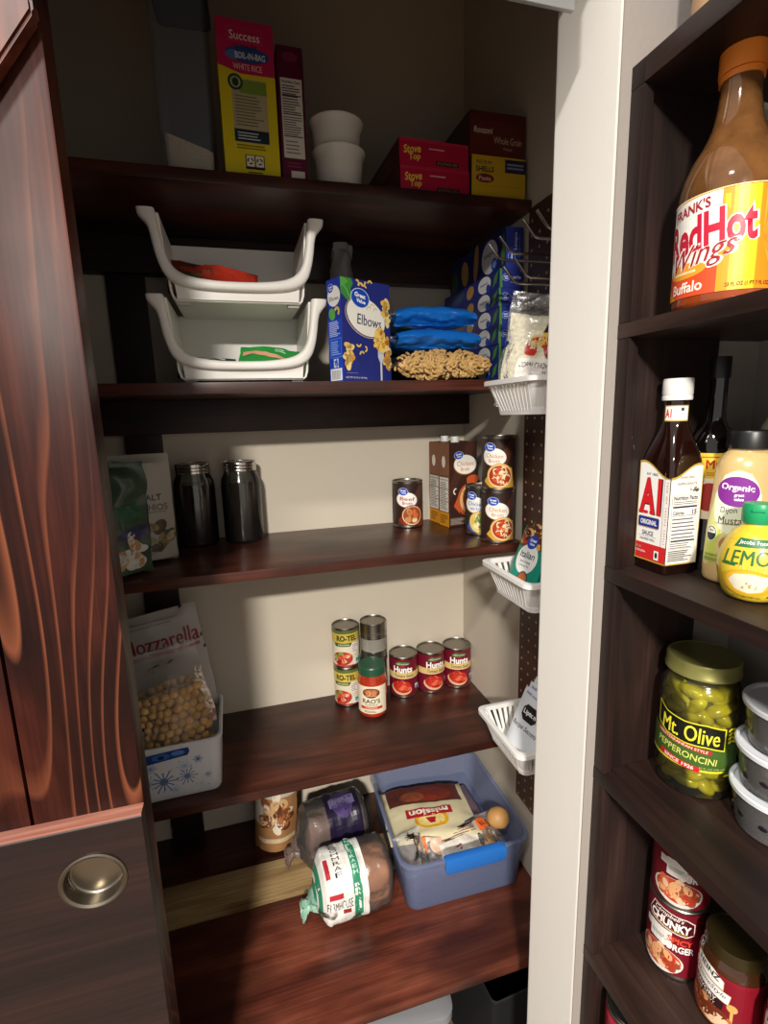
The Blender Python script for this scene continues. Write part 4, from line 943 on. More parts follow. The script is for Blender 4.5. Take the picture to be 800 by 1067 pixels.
loaf('bread_loaf', 'dark bread loaf with purple label behind the farmhouse loaf', (.055, 1.045, S5 + .005), radians(6), .17, .11, .125, ('dark_crust', '#5a3f34'), dict(end=mat('dull_film', '#6d5a54', .3), art=dark_art), 'bread loaves', 5)
# translucent blue bin
t = thing('storage_bin', 'translucent blue plastic bin with bright blue handle at the right of the bottom shelf', 'bin', (.3985, .985, S5 + .0005), radians(-1))
hw, hd, H = .131, .140, .128; b = BM()
rings(b, [rrect(hw - .006, hd - .006, .02, 0), rrect(hw - .001, hd - .001, .026, .005), rrect(hw + .010, hd + .010, .03, H - .006), rrect(hw + .0165, hd + .0165, .033, H - .005), rrect(hw + .0165, hd + .0165, .033, H - .001), rrect(hw + .015, hd + .015, .032, H), rrect(hw + .009, hd + .009, .03, H - .001), rrect(hw - .004, hd - .004, .025, .005)], True, True, True)
mesh_obj('bin_body', b, mat('translucent_blue', '#7b87ab', .3, alpha=.46), t, True)
b = BM(); R = []
for i in range(15):
    f = -1 + 2 * i / 14; x = .012 + f * .068; e = max(0, abs(f) - .86) * .02
    R.append([(x, -hd - .0105 + .006, H + .0012 - e), (x, -hd - .0135, H + .0045 - e), (x, -hd - .022, H + .003 - e), (x, -hd - .0225, H - .028 + e * 2), (x, -hd - .0195, H - .033 + e * 2), (x, -hd - .0175, H - .028 + e), (x, -hd - .0182, H + .0012 - e)])
rings(b, R, True, True, True); mesh_obj('latch_handle', b, mat('bright_blue_plastic', '#2a72c8', .35), t, True, sharp=60)
# things in the blue bin
t = thing('tortilla_pack', 'pack of flour tortillas with red label lying in the blue bin', 'packet', (.378, 1.095, S5 + .078), rot=(radians(-84), 0, radians(173)))
p = Pouch(.21, .185, .03, 71, top=.06, bot=.06, wr=.003, bulge=4); mesh_obj('tortillas', p.mesh(), mat('tortilla', '#d6cba6', .55, vary=.08, bscale=15), t, True)
a = Art(); a.rect(-.09, .005, .09, .075, '#5c2a20'); a.ell(-.02, .045, .05, .025, '#7a2f22'); a.ell(.03, .05, .03, .018, '#8d4a2c')
a.ell(.0, .135, .04, .026, '#e0a822'); a.ell(0, .135, .032, .019, '#f0d88a'); a.rect(-.055, .095, .055, .122, '#b3202a'); a.text('mission', 0, .108, .019, '#f6ead8', w=.094, bold=.04); a.poly([(-.012, .128), (.012, .128), (.004, .147), (-.006, .147)], '#b3202a')
a.build('label', p.front(.0025), t, du=.004, dv=.004)
def buns(loc, lab, name, rot, w, h, d, seed, fill, art=None):
    t = thing(name, lab, 'bag', loc, rot=rot); p = Pouch(w, h, d, seed, top=.2, bot=.08, wr=.007, bulge=2.2)
    if fill: fill(t)
    mesh_obj('clear_film', p.mesh(), film('crinkly_film', haze=.13), t, True)
    if art: a = Art(); art(a); a.build('label', p.front(.0015), t, du=.006, dv=.006)
    return t
def fillbuns(t):
    b = BM()
    for x, y, z in ((-.035, 0, .035), (.035, .0, .04), (.005, .005, .085)): sphere(b, (x, y, z), (.036, .024, .03), 3)
    o = mesh_obj('bun', b, mat('bun_crust', '#c08a4c', .5, vary=.2, bscale=14), t, True)
buns((.430, .868, S5 + .066), 'clear bag of rolls with an orange and red label behind the blue handle', 'roll_bag', (radians(-66), radians(0), radians(7)), .165, .085, .036, 72, None, lambda a: (a.rect(-.07, .012, .02, .05, '#d8d0c4'), a.lines(-.03 - .012, .031 - (.014) * .5, -.03 + .012, .031 + (.014) * .5, 2, '#7d2430', 3, .5), a.lines(-.07, .052, .03, .068, 3, '#8d5a54', 5, .35), a.poly([(.03, .045), (.066, .052), (.056, .078), (.030, .070)], '#d2602a'), a.text('VA', .046, .061, .012, '#7d2018', bold=.04)))
buns((.298, .878, S5 + .060), 'crumpled clear bag in the near left corner of the blue bin', 'clear_bag', (radians(-30), radians(-6), radians(10)), .066, .085, .045, 73, None)
buns((.338, .884, S5 + .060), 'clear bag with orange label and pale rolls in the middle of the blue bin', 'roll_bag', (radians(-52), radians(8), radians(-8)), .08, .066, .036, 74, None, lambda a: (a.rect(-.040, .025, -.016, .060, '#dd6a22'), a.ell(.010, .038, .020, .018, '#dcb9a0')))
b = BM(); sphere(b, (0, 0, .030), (.026, .024, .022), 3)
for v in b.verts: v.co += Vector((.002 * mnoise.noise(v.co * 60), .002 * mnoise.noise(v.co * 60 + Vector((5, 0, 0))), 0))
o = mesh_obj('bread_roll', b, mat('roll_crust', '#b98a52', .5, vary=.25, bscale=20), None, True); o.location = (.508, .918, S5 + .080); tag(o, 'round golden bread roll at the right side of the blue bin', 'bread roll')
b = BM(); box(b, -.115, .115, -.105, .125, 0, .05, .02, 3)
t = thing('sandwich_bread_bag', 'dull purple bread bag lying flat under the tortillas in the blue bin', 'bag', (.398, .985, S5 + .007)); mesh_obj('bag_body', b, mat('purplish_bag', '#6a5560', .4, vary=.3, bscale=18), t, True)
# grey tote on the floor under the bottom shelf
t = thing('storage_tote', 'grey plastic storage tote on the floor under the bottom shelf', 'tote', (.165, .95, .0005), radians(-8))
b = BM(); rings(b, [rrect(.17, .12, .03, 0), rrect(.19, .14, .03, .25), rrect(.187, .137, .028, .25), rrect(.167, .117, .028, .004)], True, True, True); mesh_obj('tote_body', b, mat('tote_grey', '#77787a', .5), t, True)
b = BM(); rings(b, [rrect(.197, .147, .03, .25), rrect(.197, .147, .03, .268), rrect(.185, .135, .03, .274)], True, True, True); mesh_obj('tote_lid', b, mat('tote_lid_grey', '#85868a', .5), t, True)
t = thing('dark_bin', 'black fabric bin on the floor under the right end of the bottom shelf', 'bin', (.475, .93, .0005), radians(4))
b = BM(); rings(b, [rrect(.072, .17, .012, 0), rrect(.074, .172, .012, .30), rrect(.071, .169, .011, .302), rrect(.068, .166, .01, .006)], True, True, True); mesh_obj('fabric_bin', b, mat('black_fabric', '#0c0c0e', .8), t, True)

# ================================================================== dark rack on the side wall
t = thing('wall_rack', 'dark stained open wooden rack on the wall at the right, holding sauces and soup cans', 'rack', (XK, Y0, 0))
yn = -.012 - .0009; ye = -.0009; NEAR = -.85
lv = [(R0, .0225), (R1, .016), (R2, .018), (R3, .018), (R4, .018), (R5, .018), (E0 - 1.30, .018)]
for i, (z, th) in enumerate(lv):
    b = BM(); box(b, -.0005 if i else 0, XW - XK - .0008, NEAR, -.020 if i == 0 else ye, z - th, z, .0015); mesh_obj('rack_shelf', b, RACKW, t, True)
for i in range(len(lv) - 1):
    z1 = R0 if i == 0 else lv[i][0] - lv[i][1]; z0 = lv[i + 1][0]
    b = BM()
    if i == 0: box(b, .0, .132, -.0199, ye, lv[0][0] - lv[0][1], R0, .0012)
    box(b, .013, .132, yn, ye, z0 + .0001, z1 - (.0226 if i == 0 else .0001), .001); mesh_obj('end_panel', b, RACKV, t, True)
    b = BM(); box(b, .0, .0125, -.0199, ye, z0 + .0001, z1 - (.0226 if i == 0 else .0001), .0015); mesh_obj('front_stile', b, RACKV, t, True)

def prof_r(prof, z):
    for (r0, z0), (r1, z1) in zip(prof[:-1], prof[1:]):
        if z0 <= z <= z1 and z1 > z0: return r0 + (r1 - r0) * (z - z0) / (z1 - z0)
    return prof[0][0] if z < prof[0][1] else prof[-1][0]
def on_prof(prof, ky=1.0, off=.0004):
    rm = max(r for r, z in prof)
    return lambda u, v, e: ((prof_r(prof, v) + off + e) * sin(u / rm), -(prof_r(prof, v) * ky + off + e) * cos(u / rm), v)
def smoothprof(pts, n=6):
    o = []
    for i in range(len(pts) - 1):
        p0 = pts[max(0, i - 1)]; p1 = pts[i]; p2 = pts[i + 1]; p3 = pts[min(len(pts) - 1, i + 2)]
        for k in range(n):
            s = k / n
            o.append(tuple(max(0, .5 * (2 * p1[j] + (p2[j] - p0[j]) * s + (2 * p0[j] - 5 * p1[j] + 4 * p2[j] - p3[j]) * s * s + (3 * p1[j] - p0[j] - 3 * p2[j] + p3[j]) * s ** 3)) for j in (0, 1)))
    o.append(pts[-1]); return o

# jar on the very top of the rack
x, y = .478, .449
t = thing('spread_jar', 'tan jar with blue label on the very top of the rack', 'jar', (x, y, R0 + .0005), face(x, y))
b = BM(); lathe(b, [(.028, 0), (.032, .004), (.032, .085), (.028, .095), (.028, .10)], 40); mesh_obj('jar_body', b, mat('tan_spread', '#b08c66', .25), t, True)
b = BM(); lathe(b, [(.0295, .1001), (.0295, .115), (.028, .117)], 40); mesh_obj('lid', b, mat('blue_lid', '#2c3a9a', .35), t, True)
a = Art(); a.rect(-.08, .045, .08, .08, '#3340a0'); a.lines(0 - .018, .062 - (.012) * .5, 0 + .018, .062 + (.012) * .5, 2, '#e8e4f0', 3, .5); a.build('label', on_cyl(.0323), t, du=.005)

# hot wing sauce bottle
x, y = .471, .422
t = thing('wing_sauce_bottle', 'large orange wing sauce bottle with orange cap on the upper rack shelf', 'bottle', (x, y, R1 + .0005), face(x, y, -3))
PB = smoothprof([(.040, 0), (.0435, .004), (.0445, .012), (.0445, .05), (.0445, .098), (.0425, .116), (.036, .134), (.027, .150), (.0205, .166), (.0175, .184), (.0168, .198), (.0168, .206)])
b = BM(); lathe(b, [q for q in PB if q[1] >= .0105], 56, False, True); mesh_obj('sauce_bottle', b, mat('amber_bottle', '#6a4626', .08, coat=.8, vary=.35, bscale=45), t, True)
b = BM(); lathe(b, [q for q in PB if q[1] < .0105] + [(PB[[i for i, q in enumerate(PB) if q[1] >= .0105][0]])], 56, True, False); mesh_obj('sauce_base', b, mat('wing_sauce', '#93401a', .08, coat=.8, vary=.3, bscale=30), t, True)
b = BM(); n = 60
rings(b, [[((.0188 + .0004 * (i % 2)) * cos(2 * pi * i / n), (.0188 + .0004 * (i % 2)) * sin(2 * pi * i / n), z) for i in range(n)] for z in (.2062, .225)], True, True); lathe(b, [(.0190, .225), (.018, .228), (.0001, .228)], 40, False); lathe(b, [(.0182, .2005), (.0182, .2055), (.017, .206)], 40, True, False)
mesh_obj('orange_cap', b, mat('orange_plastic', '#f08a34', .35), t, True)
a = Art(); z0, z1 = .012, .100
a.rect(-.13, z0, .13, z1, '#ef8d1c'); a.rect(-.07, z0, -.004, z1, '#f6f1ea')
a.rect(-.004, z0, .026, z1, '#f7c81e'); a.rect(-.004, z0, .005, z1, '#f09a1e')
for k in range(22):
    q = radians(-80 + k * 8); a.poly([(.03, .055), (.03 + .09 * cos(q) if cos(q) > 0 else .03, min(z1, max(z0, .055 + .09 * sin(q)))), (.03 + .09 * cos(q + .05) if cos(q + .05) > 0 else .03, min(z1, max(z0, .055 + .09 * sin(q + .05))))], '#f5a83a', k > 0)
a.rect(-.07, z0, -.004, .036, '#e0502a'); a.poly([(-.07, z0), (-.045, z0), (-.07, .03)], '#f0a024'); a.ell(-.035, .036, .022, .007, '#efa030'); a.rect(-.048, .0335, -.022, .0355, '#fbe6b4')
a.text("FRANK'S", -.033, .090, .0095, '#a02a34', w=.04, bold=.02, rot=4)
a.text('RedHot', -.017, .067, .0345, '#fbf4ea', w=.086, bold=.07, rot=4); a.text('RedHot', -.017, .067, .033, '#c41f3c', w=.083, bold=.035, rot=4)
a.text('Wings', -.022, .0455, .0265, '#fbf4ea', w=.066, bold=.07, shear=.45, rot=9); a.text('Wings', -.022, .0455, .0245, '#a5262e', w=.062, bold=.012, shear=.45, rot=9)
a.text('Buffalo', -.032, .021, .010, '#fdf0e0', w=.034, bold=.02); a.text('23 FL OZ (1 PT 7 FL OZ) 680 mL', .028, .0165, .0042, '#7d3a14', w=.05, bold=.02)
a.rect(-.13, z1 - .001, .13, z1, '#f7d890')
a.build('label', on_prof(PB), t, du=.004, dv=.02)

# steak sauce bottle (square) with paper labels
x, y = .4665, .4625
t = thing('steak_sauce_bottle', 'square dark brown steak sauce bottle with white cap and red lettered label', 'bottle', (x, y, R2 + .0005))
hb = .0225; b = BM()
rings(b, [sup(hb * .93, hb * .93, 0, 8), sup(hb, hb, .003, 9), sup(hb, hb, .118, 9), sup(hb * .98, hb * .98, .128, 7), sup(hb * .9, hb * .9, .138, 5), sup(hb * .76, hb * .76, .150, 3.4), sup(hb * .64, hb * .64, .160, 2.5), sup(hb * .58, hb * .58, .168, 2), sup(hb * .56, hb * .56, .192, 2)], True, True, True)
mesh_obj('glass_body', b, mat('brown_sauce_glass', '#1c0a06', .07, coat=.8), t, True, sharp=50)
b = BM(); n = 56
lathe(b, [(.0148, .1925), (.0151, .196), (.0145, .1975), (.0151, .199), (.0151, .213), (.0145, .2155), (.0001, .216)], 48); mesh_obj('white_cap', b, WHITEP, t, True)
def wavy(x0, x1, zt, amp, flip):
    o = [(x0, .012), (x1, .012)]
    for k in range(13):
        f = 1 - k / 12; o.append((x0 + (x1 - x0) * f, zt + amp * cos((f if not flip else 1 - f) * pi * 1.15 - .45)))
    return o
def a1_left(a):                            # u from back (0) to the near corner (.045)
    a.poly(wavy(.0005, .045, .118, .009, False), '#b99a3e'); a.poly(wavy(.0015, .045, .1155, .009, False), '#f1efe9'); a.rect(.0015, .013, .045, .032, '#cf2a2c'); a.rect(.0, .0118, .045, .0132, '#b99a3e')
    a.rect(.0375, .032, .038, .115, '#8d8678'); a.rect(.0385, .032, .045, .108, '#f1efe9')
    for i, chv in enumerate('STEAKS.BURGERS.AND.MORE'):
        if chv != '.': a.text(chv, .0418, .036 + i * .0031, .0022, '#b5322e', rot=90, same=i > 0)
    a.text('NY 1862', .020, .112, .003, '#55504a', w=.016)
    a.text('A1', .0195, .087, .042, '#2a1a1c', w=.0325, bold=.05, same=False); a.text('A1', .0188, .0878, .0405, '#d3222a', w=.0305, bold=.045)
    for sx in (.0065, .0135, .0225, .0325): a.rect(sx - .0033, .0665, sx + .0033, .070, '#d3222a')
    a.poly([(.0035, .052), (.0035, .062), (.005, .0635), (.033, .0635), (.0345, .062), (.0345, .052), (.033, .0505), (.005, .0505)], '#c9a94c'); a.poly([(.004, .0523), (.004, .0617), (.0052, .0628), (.0328, .0628), (.034, .0617), (.034, .0523), (.0328, .0512), (.0052, .0512)], '#23318c')
    a.text('ORIGINAL', .019, .057, .0058, '#f0eee8', w=.024, bold=.03); a.text('SAUCE', .019, .0445, .0052, '#5a5d78', w=.016, bold=.01); a.text('SQUEEZE WELL', .019, .037, .0025, '#55586c', w=.022); a.rect(.006, .0405, .032, .0408, '#9a978f')
    a.text('NET WT', .007, .0265, .003, '#f6e8e0', w=.009, bold=.02); a.text('15 OZ (425g)', .0095, .0215, .003, '#f6e8e0', w=.015, bold=.02); a.rect(.03, .0155, .0365, .026, '#f1efe9'); a.ell(.0332, .021, .002, .0035, '#333333')
def a1_front(a):
    a.poly(wavy(0, .0425, .1175, .0075, True), '#b99a3e'); a.poly(wavy(0, .0415, .1150, .0075, True), '#ece8de'); a.rect(0, .0118, .0425, .0132, '#b99a3e')
    a.text('SHAKE WELL', .022, .110, .0026, '#55504a', w=.02); a.text('REFRIGERATE', .022, .103, .0026, '#55504a', w=.026); a.bits(.032, .096, .007, .003, 14, ['#8d887d'], .002, 3)
    a.rect(.003, .03, .039, .0912, '#5d6080'); a.rect(.0034, .0303, .0386, .0909, '#ece8de'); a.text('Nutrition Facts', .021, .0875, .0048, '#23264a', w=.032, bold=.03); a.lines(.0045, .080, .037, .084, 2, '#55586c', 2, .4)
    a.rect(.0045, .0765, .037, .0785, '#23264a'); a.text('Calories', .0125, .071, .0042, '#23264a', w=.015, bold=.02); a.text('15', .034, .0715, .0055, '#23264a', bold=.03); a.rect(.0045, .0675, .037, .068, '#23264a')
    a.lines(.0045, .041, .037, .066, 6, '#4a4d6c', 5, .3); a.rect(.0045, .0385, .037, .0403, '#23264a'); a.lines(.004, .0305, .037, .0375, 3, '#6b6e85', 7, .4); a.lines(.002, .016, .036, .029, 6, '#4a4a50', 9, .45)
a = Art(); a1_left(a); a.build('label', on_plane((-hb - .0004, .0225, 0), (0, -1, 0), (-1, 0, 0)), t)
a = Art(); a1_front(a); a.build('side_label', on_plane((-.0222, -hb - .0004, 0), (1, 0, 0), (0, -1, 0)), t)
a = Art(); a.rect(-.013, .170, .013, .187, '#b99a3e'); a.rect(-.012, .1712, .012, .1858, '#efece4'); a.text('A1', -.0085, .1785, .0095, '#c8252b', w=.007, bold=.04); a.rect(.004, .181, .007, .1845, '#333333'); a.rect(.001, .177, .007, .1776, '#8d887d'); a.build('neck_label', on_cyl(.0132, radians(-42)), t, du=.003)

# dark molasses bottle behind
x, y = .5185, .4585
t = thing('dark_sauce_bottle', 'black sauce bottle with yellow and red label behind the steak sauce bottle', 'bottle', (x, y, R2 + .0005), face(x, y, 0))
PD_ = smoothprof([(.022, 0), (.0235, .004), (.0235, .06), (.0235, .128), (.0225, .142), (.018, .155), (.0115, .166), (.0095, .176), (.0092, .215)])
b = BM(); lathe(b, PD_, 44); mesh_obj('glass_body', b, mat('black_sauce_glass', '#0a0605', .06, coat=.9), t, True)
b = BM(); lathe(b, [(.0105, .2152), (.0105, .236), (.010, .238), (.0001, .238)], 32); mesh_obj('black_cap', b, BLACKP, t, True)
a = Art(); a.rect(-.05, .06, .05, .134, '#e8c23c'); a.rect(-.05, .129, .05, .130, '#b5322e'); a.text('MO', .004, .1215, .010, '#b5241f', w=.018, bold=.04); a.lines(.008 - .012, .111 - (.0045) * .5, .008 + .012, .111 + (.0045) * .5, 2, '#c9642a', 3, .5); a.rect(-.05, .06, .05, .106, '#f0e4c4'); a.ell(0, .085, .014, .016, '#a8322a'); a.build('label', on_prof(PD_), t, du=.004, dv=.03)
# dijon mustard
x, y = .509, .4065
t = thing('mustard_bottle', 'tan dijon mustard squeeze bottle with black cap and purple oval label', 'bottle', (x, y, R2 + .0005), radians(-20))
PM = smoothprof([(.032, 0), (.0345, .004), (.0352, .02), (.034, .06), (.0315, .10), (.0305, .122), (.027, .132), (.022, .1375), (.021, .139), (.021, .1415)]); ky = .72
b = BM(); rings(b, [[(px, py * ky, pz) for px, py, pz in circ(r_, z_, 56)] for r_, z_ in PM], True, True, True); mesh_obj('squeeze_body', b, mat('mustard_tan', '#c9ac74', .22, coat=.3), t, True)
b = BM(); n = 56; rings(b, [[((.0218 + .0004 * (i % 2)) * cos(2 * pi * i / n), (.0218 + .0004 * (i % 2)) * .9 * sin(2 * pi * i / n), z) for i in range(n)] for z in (.1417, .1575)] + [[(.021 * cos(2 * pi * i / n), .021 * .9 * sin(2 * pi * i / n), .1595) for i in range(n)]], True, True, True); mesh_obj('black_cap', b, BLACKP, t, True)
a = Art(); u0 = -.024
a.poly([(u0 - .036, .022), (u0 + .034, .022), (u0 + .03, .06), (u0 + .024, .1), (u0 + .014, .117), (u0, .121), (u0 - .016, .115), (u0 - .027, .095), (u0 - .034, .06)], '#d9d98a'); a.poly([(u0 - .036, .022), (u0 - .012, .022), (u0 - .012, .058), (u0 - .034, .05)], '#c3cf5c')
a.ell(u0, .087, .026, .033, '#e8ecd2'); a.ell(u0 + .001, .0645, .022, .0008, '#a8b06a'); a.ell(u0, .0985, .0235, .0155, '#7d2a8c', -4); a.text('Organic', u0, .102, .0085, '#f4eef4', w=.036, bold=.025, rot=-4); a.text('great', u0 + .003, .0945, .0035, '#f4eef4', w=.010, bold=.03); a.text('value', u0 + .003, .0908, .0032, '#f4eef4', w=.010, bold=.03)
a.text('Dijon', u0 - .006, .0785, .0078, '#4a4a46', w=.018, bold=.0); a.text('Mustard', u0 + .001, .0685, .0078, '#4a4a46', w=.034, bold=.005)
a.ell(u0 + .006, .04, .022, .016, '#d8c088'); a.ell(u0 + .006, .043, .018, .011, '#a8763a'); a.bits(u0 + .006, .043, .016, .009, 18, ['#c08c46', '#8d5f2c'], .003, 3); a.ell(u0 - .0235, .053, .008, .0085, '#efeee4'); a.ell(u0 - .0235, .053, .0072, .0077, '#2a2c2a'); a.poly([(u0 - .03, .0535), (u0 - .017, .0535), (u0 - .0185, .0575), (u0 - .0235, .060), (u0 - .0285, .0575)], '#efeee4'); a.text('USDA', u0 - .0235, .0562, .0026, '#2a2c2a', w=.008, bold=.03)
a.text('NO PRESERVATIVES', u0 - .018, .03, .0026, '#5d6a2c', w=.026, bold=.01); a.lines(u0 - .033, .0235, u0 + .0, .0275, 2, '#8d9648', 2)
a.build('label', on_prof(PM, ky), t, du=.004, dv=.015)
# lemon juice
x, y = .4715, .3615
t = thing('lemon_juice_bottle', 'yellow lemon juice squeeze bottle with green cap at the front of the rack shelf', 'bottle', (x, y, R2 + .0005), face(x, y, 0))
PL = smoothprof([(.016, 0), (.021, .0025), (.0255, .010), (.0295, .026), (.0298, .038), (.0265, .052), (.0205, .064), (.0145, .070), (.0115, .0725), (.011, .0745)])
b = BM(); lathe(b, PL, 56); mesh_obj('squeeze_body', b, mat('lemon_yellow', '#e2c33a', .28, coat=.3), t, True)
b = BM(); lathe(b, [(.0125, .0747), (.0135, .076), (.0138, .090), (.0125, .0935), (.006, .0945), (.0001, .0945)], 44)
box(b, -.005, .005, -.0150, -.012, .087, .0892, .0005); mesh_obj('flip_cap', b, mat('green_cap_plastic', '#1f9a62', .35), t, True)
a = Art(); a.rect(-.031, .060, .020, .0605, '#e2c33a')
a.poly([(-.020, .0545), (.019, .0555), (.02, .0625), (-.017, .0625)], '#2a6a44'); a.text('Jacobs Foods', .0, .0588, .0045, '#e8ecd8', w=.032, bold=.01)
a.text('LEMON', .0, .0455, .0135, '#2f6a38', w=.052, bold=.02, shear=.1, rot=3); a.rect(-.028, .0365, -.014, .0385, '#2f6a38'); a.text('JUICE', .0, .0345, .0075, '#d9c46a', w=.024, bold=.0, shear=.1); a.text('FROM CONCENTRATE', .022, .0375, .003, '#4a5a2c', w=.02)
a.ell(-.003, .021, .024, .0135, '#d9a824'); a.ell(-.003, .0215, .020, .011, '#e8b93a'); a.poly([(-.02, .022), (-.014, .029), (.0, .031), (.01, .029), (.02, .030), (.014, .022), (.01, .014), (-.002, .011), (-.014, .014)], '#e6e0c8'); a.bits(-.002, .018, .010, .004, 12, ['#b58c3c'], .0012, 4)
a.line([(.016, .008), (.022, .013), (.03, .013), (.026, .008), (.016, .008)], .0009, '#3a3a1c'); a.line([(.016, .008), (.029, .012)], .0007, '#3a3a1c'); a.text('4.5 FL OZ (133 mL)', -.004, .0065, .0022, '#4a4a1c', w=.028, bold=.01)
a.build('label', on_prof(PL), t, du=.003, dv=.004)
# mayonnaise at the right
x, y = .580, .425
t = thing('dressing_bottle', 'cream dressing bottle with blue label at the right edge behind the mustard', 'bottle', (x, y, R2 + .0005), face(x, y, -10))
PY_ = smoothprof([(.029, 0), (.031, .004), (.031, .06), (.031, .12), (.028, .145), (.019, .168), (.014, .18), (.0135, .20)])
b = BM(); lathe(b, PY_, 44); mesh_obj('bottle_body', b, mat('cream_dressing', '#cfc3ac', .25), t, True)
b = BM(); lathe(b, [(.0155, .2002), (.0155, .222), (.0145, .224)], 36); mesh_obj('cap', b, mat('blue_cap', '#2a5aa8', .35), t, True)
a = Art(); a.rect(-.06, .04, .06, .138, '#2f86c8'); a.rect(-.06, .11, .06, .112, '#e8ecf0'); a.ell(-.02, .12, .02, .012, '#d9b44a'); a.rect(-.06, .04, .06, .09, '#a9cce4'); a.lines(0 - .012, .1 - (.016) * .5, 0 + .012, .1 + (.016) * .5, 2, '#ffffff', 3, .5); a.build('label', on_prof(PY_), t, du=.004, dv=.02)

# pepperoncini jar
x, y = .5155, .4425
t = thing('pepperoncini_jar', 'glass jar of yellow green pepperoncini with black and green label', 'jar', (x, y, R3 + .0005), face(x, y, -6))
r, h = .0435, .168
b = BM(); lathe(b, [(r * .9, 0), (r * .98, .003), (r, .010), (r, .118), (r * .97, .130), (r * .86, .139), (r * .80, .143), (r * .80, .157)], 56, True, True); mesh_obj('glass_jar', b, film('green_glass', haze=.01, tint='#eeeec8', crinkle=0), t, True)
b = BM(); lathe(b, [(r * .62, .008), (r * .70, .02), (r * .70, .12), (r * .5, .135)], 40); mesh_obj('brine', b, mat('olive_brine', '#4d4a12', .25, vary=.3, bscale=40), t, True)
b = BM(); rnd = random.Random(3)
for iz in range(9):
    for ia in range(11):
        an = 2 * pi * (ia + .5 * (iz % 2)) / 11 + rnd.uniform(-.15, .15); z = .014 + iz * .0142 + rnd.uniform(-.003, .003); rr_ = r * (.70 if z < .122 else .62)
        M = Matrix.Rotation(an, 4, 'Z') @ Matrix.Rotation(rnd.uniform(-1.0, 1.0), 4, 'X')
        sphere(b, (rr_ * cos(an), rr_ * sin(an), min(z, .128)), (.0105, rnd.uniform(.013, .019), .0085), 2, M)
for v in b.verts: v.co += v.co.normalized() * .0012 * mnoise.noise(v.co * 130)
o = mesh_obj('pepperoncini', b, mat('pepper_yellow_green', '#a39a22', .25, vary=.4, bscale=55), t, True); o['kind'] = 'stuff'
b = BM(); n = 72; lr = r * .90
lathe(b, [(lr * .99, .148), (lr * 1.02, .1485), (lr * 1.02, .151), (lr, .152), (lr, .163), (lr * .97, .166), (lr * .91, .1665), (lr * .89, .1655), (.0001, .1655)], 56); mesh_obj('metal_lid', b, mat('gold_green_lid', '#8d8a4e', .35, metal=.5), t, True)
a = Art(); a.rect(-.09, .040, .045, .075, '#3f5c22'); a.rect(-.09, .038, .045, .0405, '#d9d22c'); a.rect(.038, .0345, .058, .0745, '#3a5624'); a.rect(.038, .033, .058, .0355, '#d9d22c')
a.poly([(-.044, .079), (-.028, .0715), (-.006, .069), (.016, .0695), (.036, .066), (.036, .0945), (.014, .0985), (-.008, .0975), (-.03, .1), (-.044, .108)], '#d9d22c'); a.poly([(-.0425, .0805), (-.028, .073), (-.006, .0705), (.016, .071), (.0345, .0678), (.0345, .093), (.014, .097), (-.008, .096), (-.03, .0985), (-.0425, .1055)], '#14150f')
a.text('Mt. Olive', -.003, .0838, .0195, '#e6e03a', w=.064, bold=.02, rot=-2)
a.poly([(-.044, .068), (.022, .061), (.022, .0665), (-.044, .0735)], '#a8282a'); a.text('MEDITERRANEAN STYLE', -.011, .0672, .0035, '#e8dcb8', w=.058, bold=.02, rot=-6)
a.text('PEPPERONCINI', -.006, .0555, .0085, '#c9cf6a', w=.068, bold=.015, rot=-6); a.poly([(-.036, .042), (.010, .0365), (.012, .043), (-.034, .049)], '#c41f2a'); a.text('SINCE 1926', -.012, .0427, .0045, '#f0e0d8', w=.034, bold=.02, rot=-6); a.text('32 FL OZ (946 mL)', .024, .043, .003, '#a8b46a', w=.028)
for k in range(4): a.ell(.044 - .003, .078 + k * .005, .0032, .0018, '#d9d22c', 30, k > 0, 10); a.ell(.044 + .003, .078 + k * .005, .0032, .0018, '#d9d22c', -30, True, 10)
a.build('label', on_cyl(r + .0005), t, du=.005)
# stacked deli cups
def deli(loc, lab, first=None, rz=0):
    if first: return dup(first, loc, rz, lab)
    t = thing('deli_cup', lab, 'cup', loc, rz, 'deli cups on the rack')
    b = BM(); lathe(b, [(.036, 0), (.0385, .002), (.0425, .030), (.0440, .044), (.0435, .044), (.042, .030), (.038, .004)], 52, True, True); mesh_obj('clear_cup', b, film('cup_plastic', haze=.10, tint='#dfe3ee', crinkle=.2), t, True)
    b = BM(); lathe(b, [(.035, .0045), (.0375, .006), (.041, .027), (.041, .034), (.0001, .036)], 44); mesh_obj('food', b, mat('dark_stew', '#504a58', .4, vary=.9, bscale=45), t, True)
    b = BM(); rnd_ = random.Random(8)
    for k in range(9):
        q = 2 * pi * k / 9 + rnd_.uniform(-.2, .2); sphere(b, (.0385 * cos(q), .0385 * sin(q), rnd_.uniform(.012, .030)), (.0035, .0065, .0055), 2, Matrix.Rotation(q, 4, 'Z'))
    mesh_obj('berry_pieces', b, mat('dark_berry', '#1d1620', .3), t, True)
    b = BM(); lathe(b, [(.0445, .0425), (.0465, .0435), (.0468, .048), (.0455, .0495), (.0425, .049), (.0415, .0462), (.0001, .0462)], 56); mesh_obj('lid', b, mat('frosted_lid', '#dde1e6', .3, alpha=.9), t, True)
    return t
dx, dy = .5345, .352
c0 = deli((dx, dy, R3 + .0005), 'clear deli cup with pale lid on the rack, bottom of the stack of three')
deli((dx + .001, dy - .001, R3 + .0500), 'clear deli cup with pale lid on the rack, middle of the stack of three', c0, .5)
deli((dx + .004, dy - .002, R3 + .0997), 'clear deli cup with pale lid on the rack, top of the stack of three', c0, 1.1)
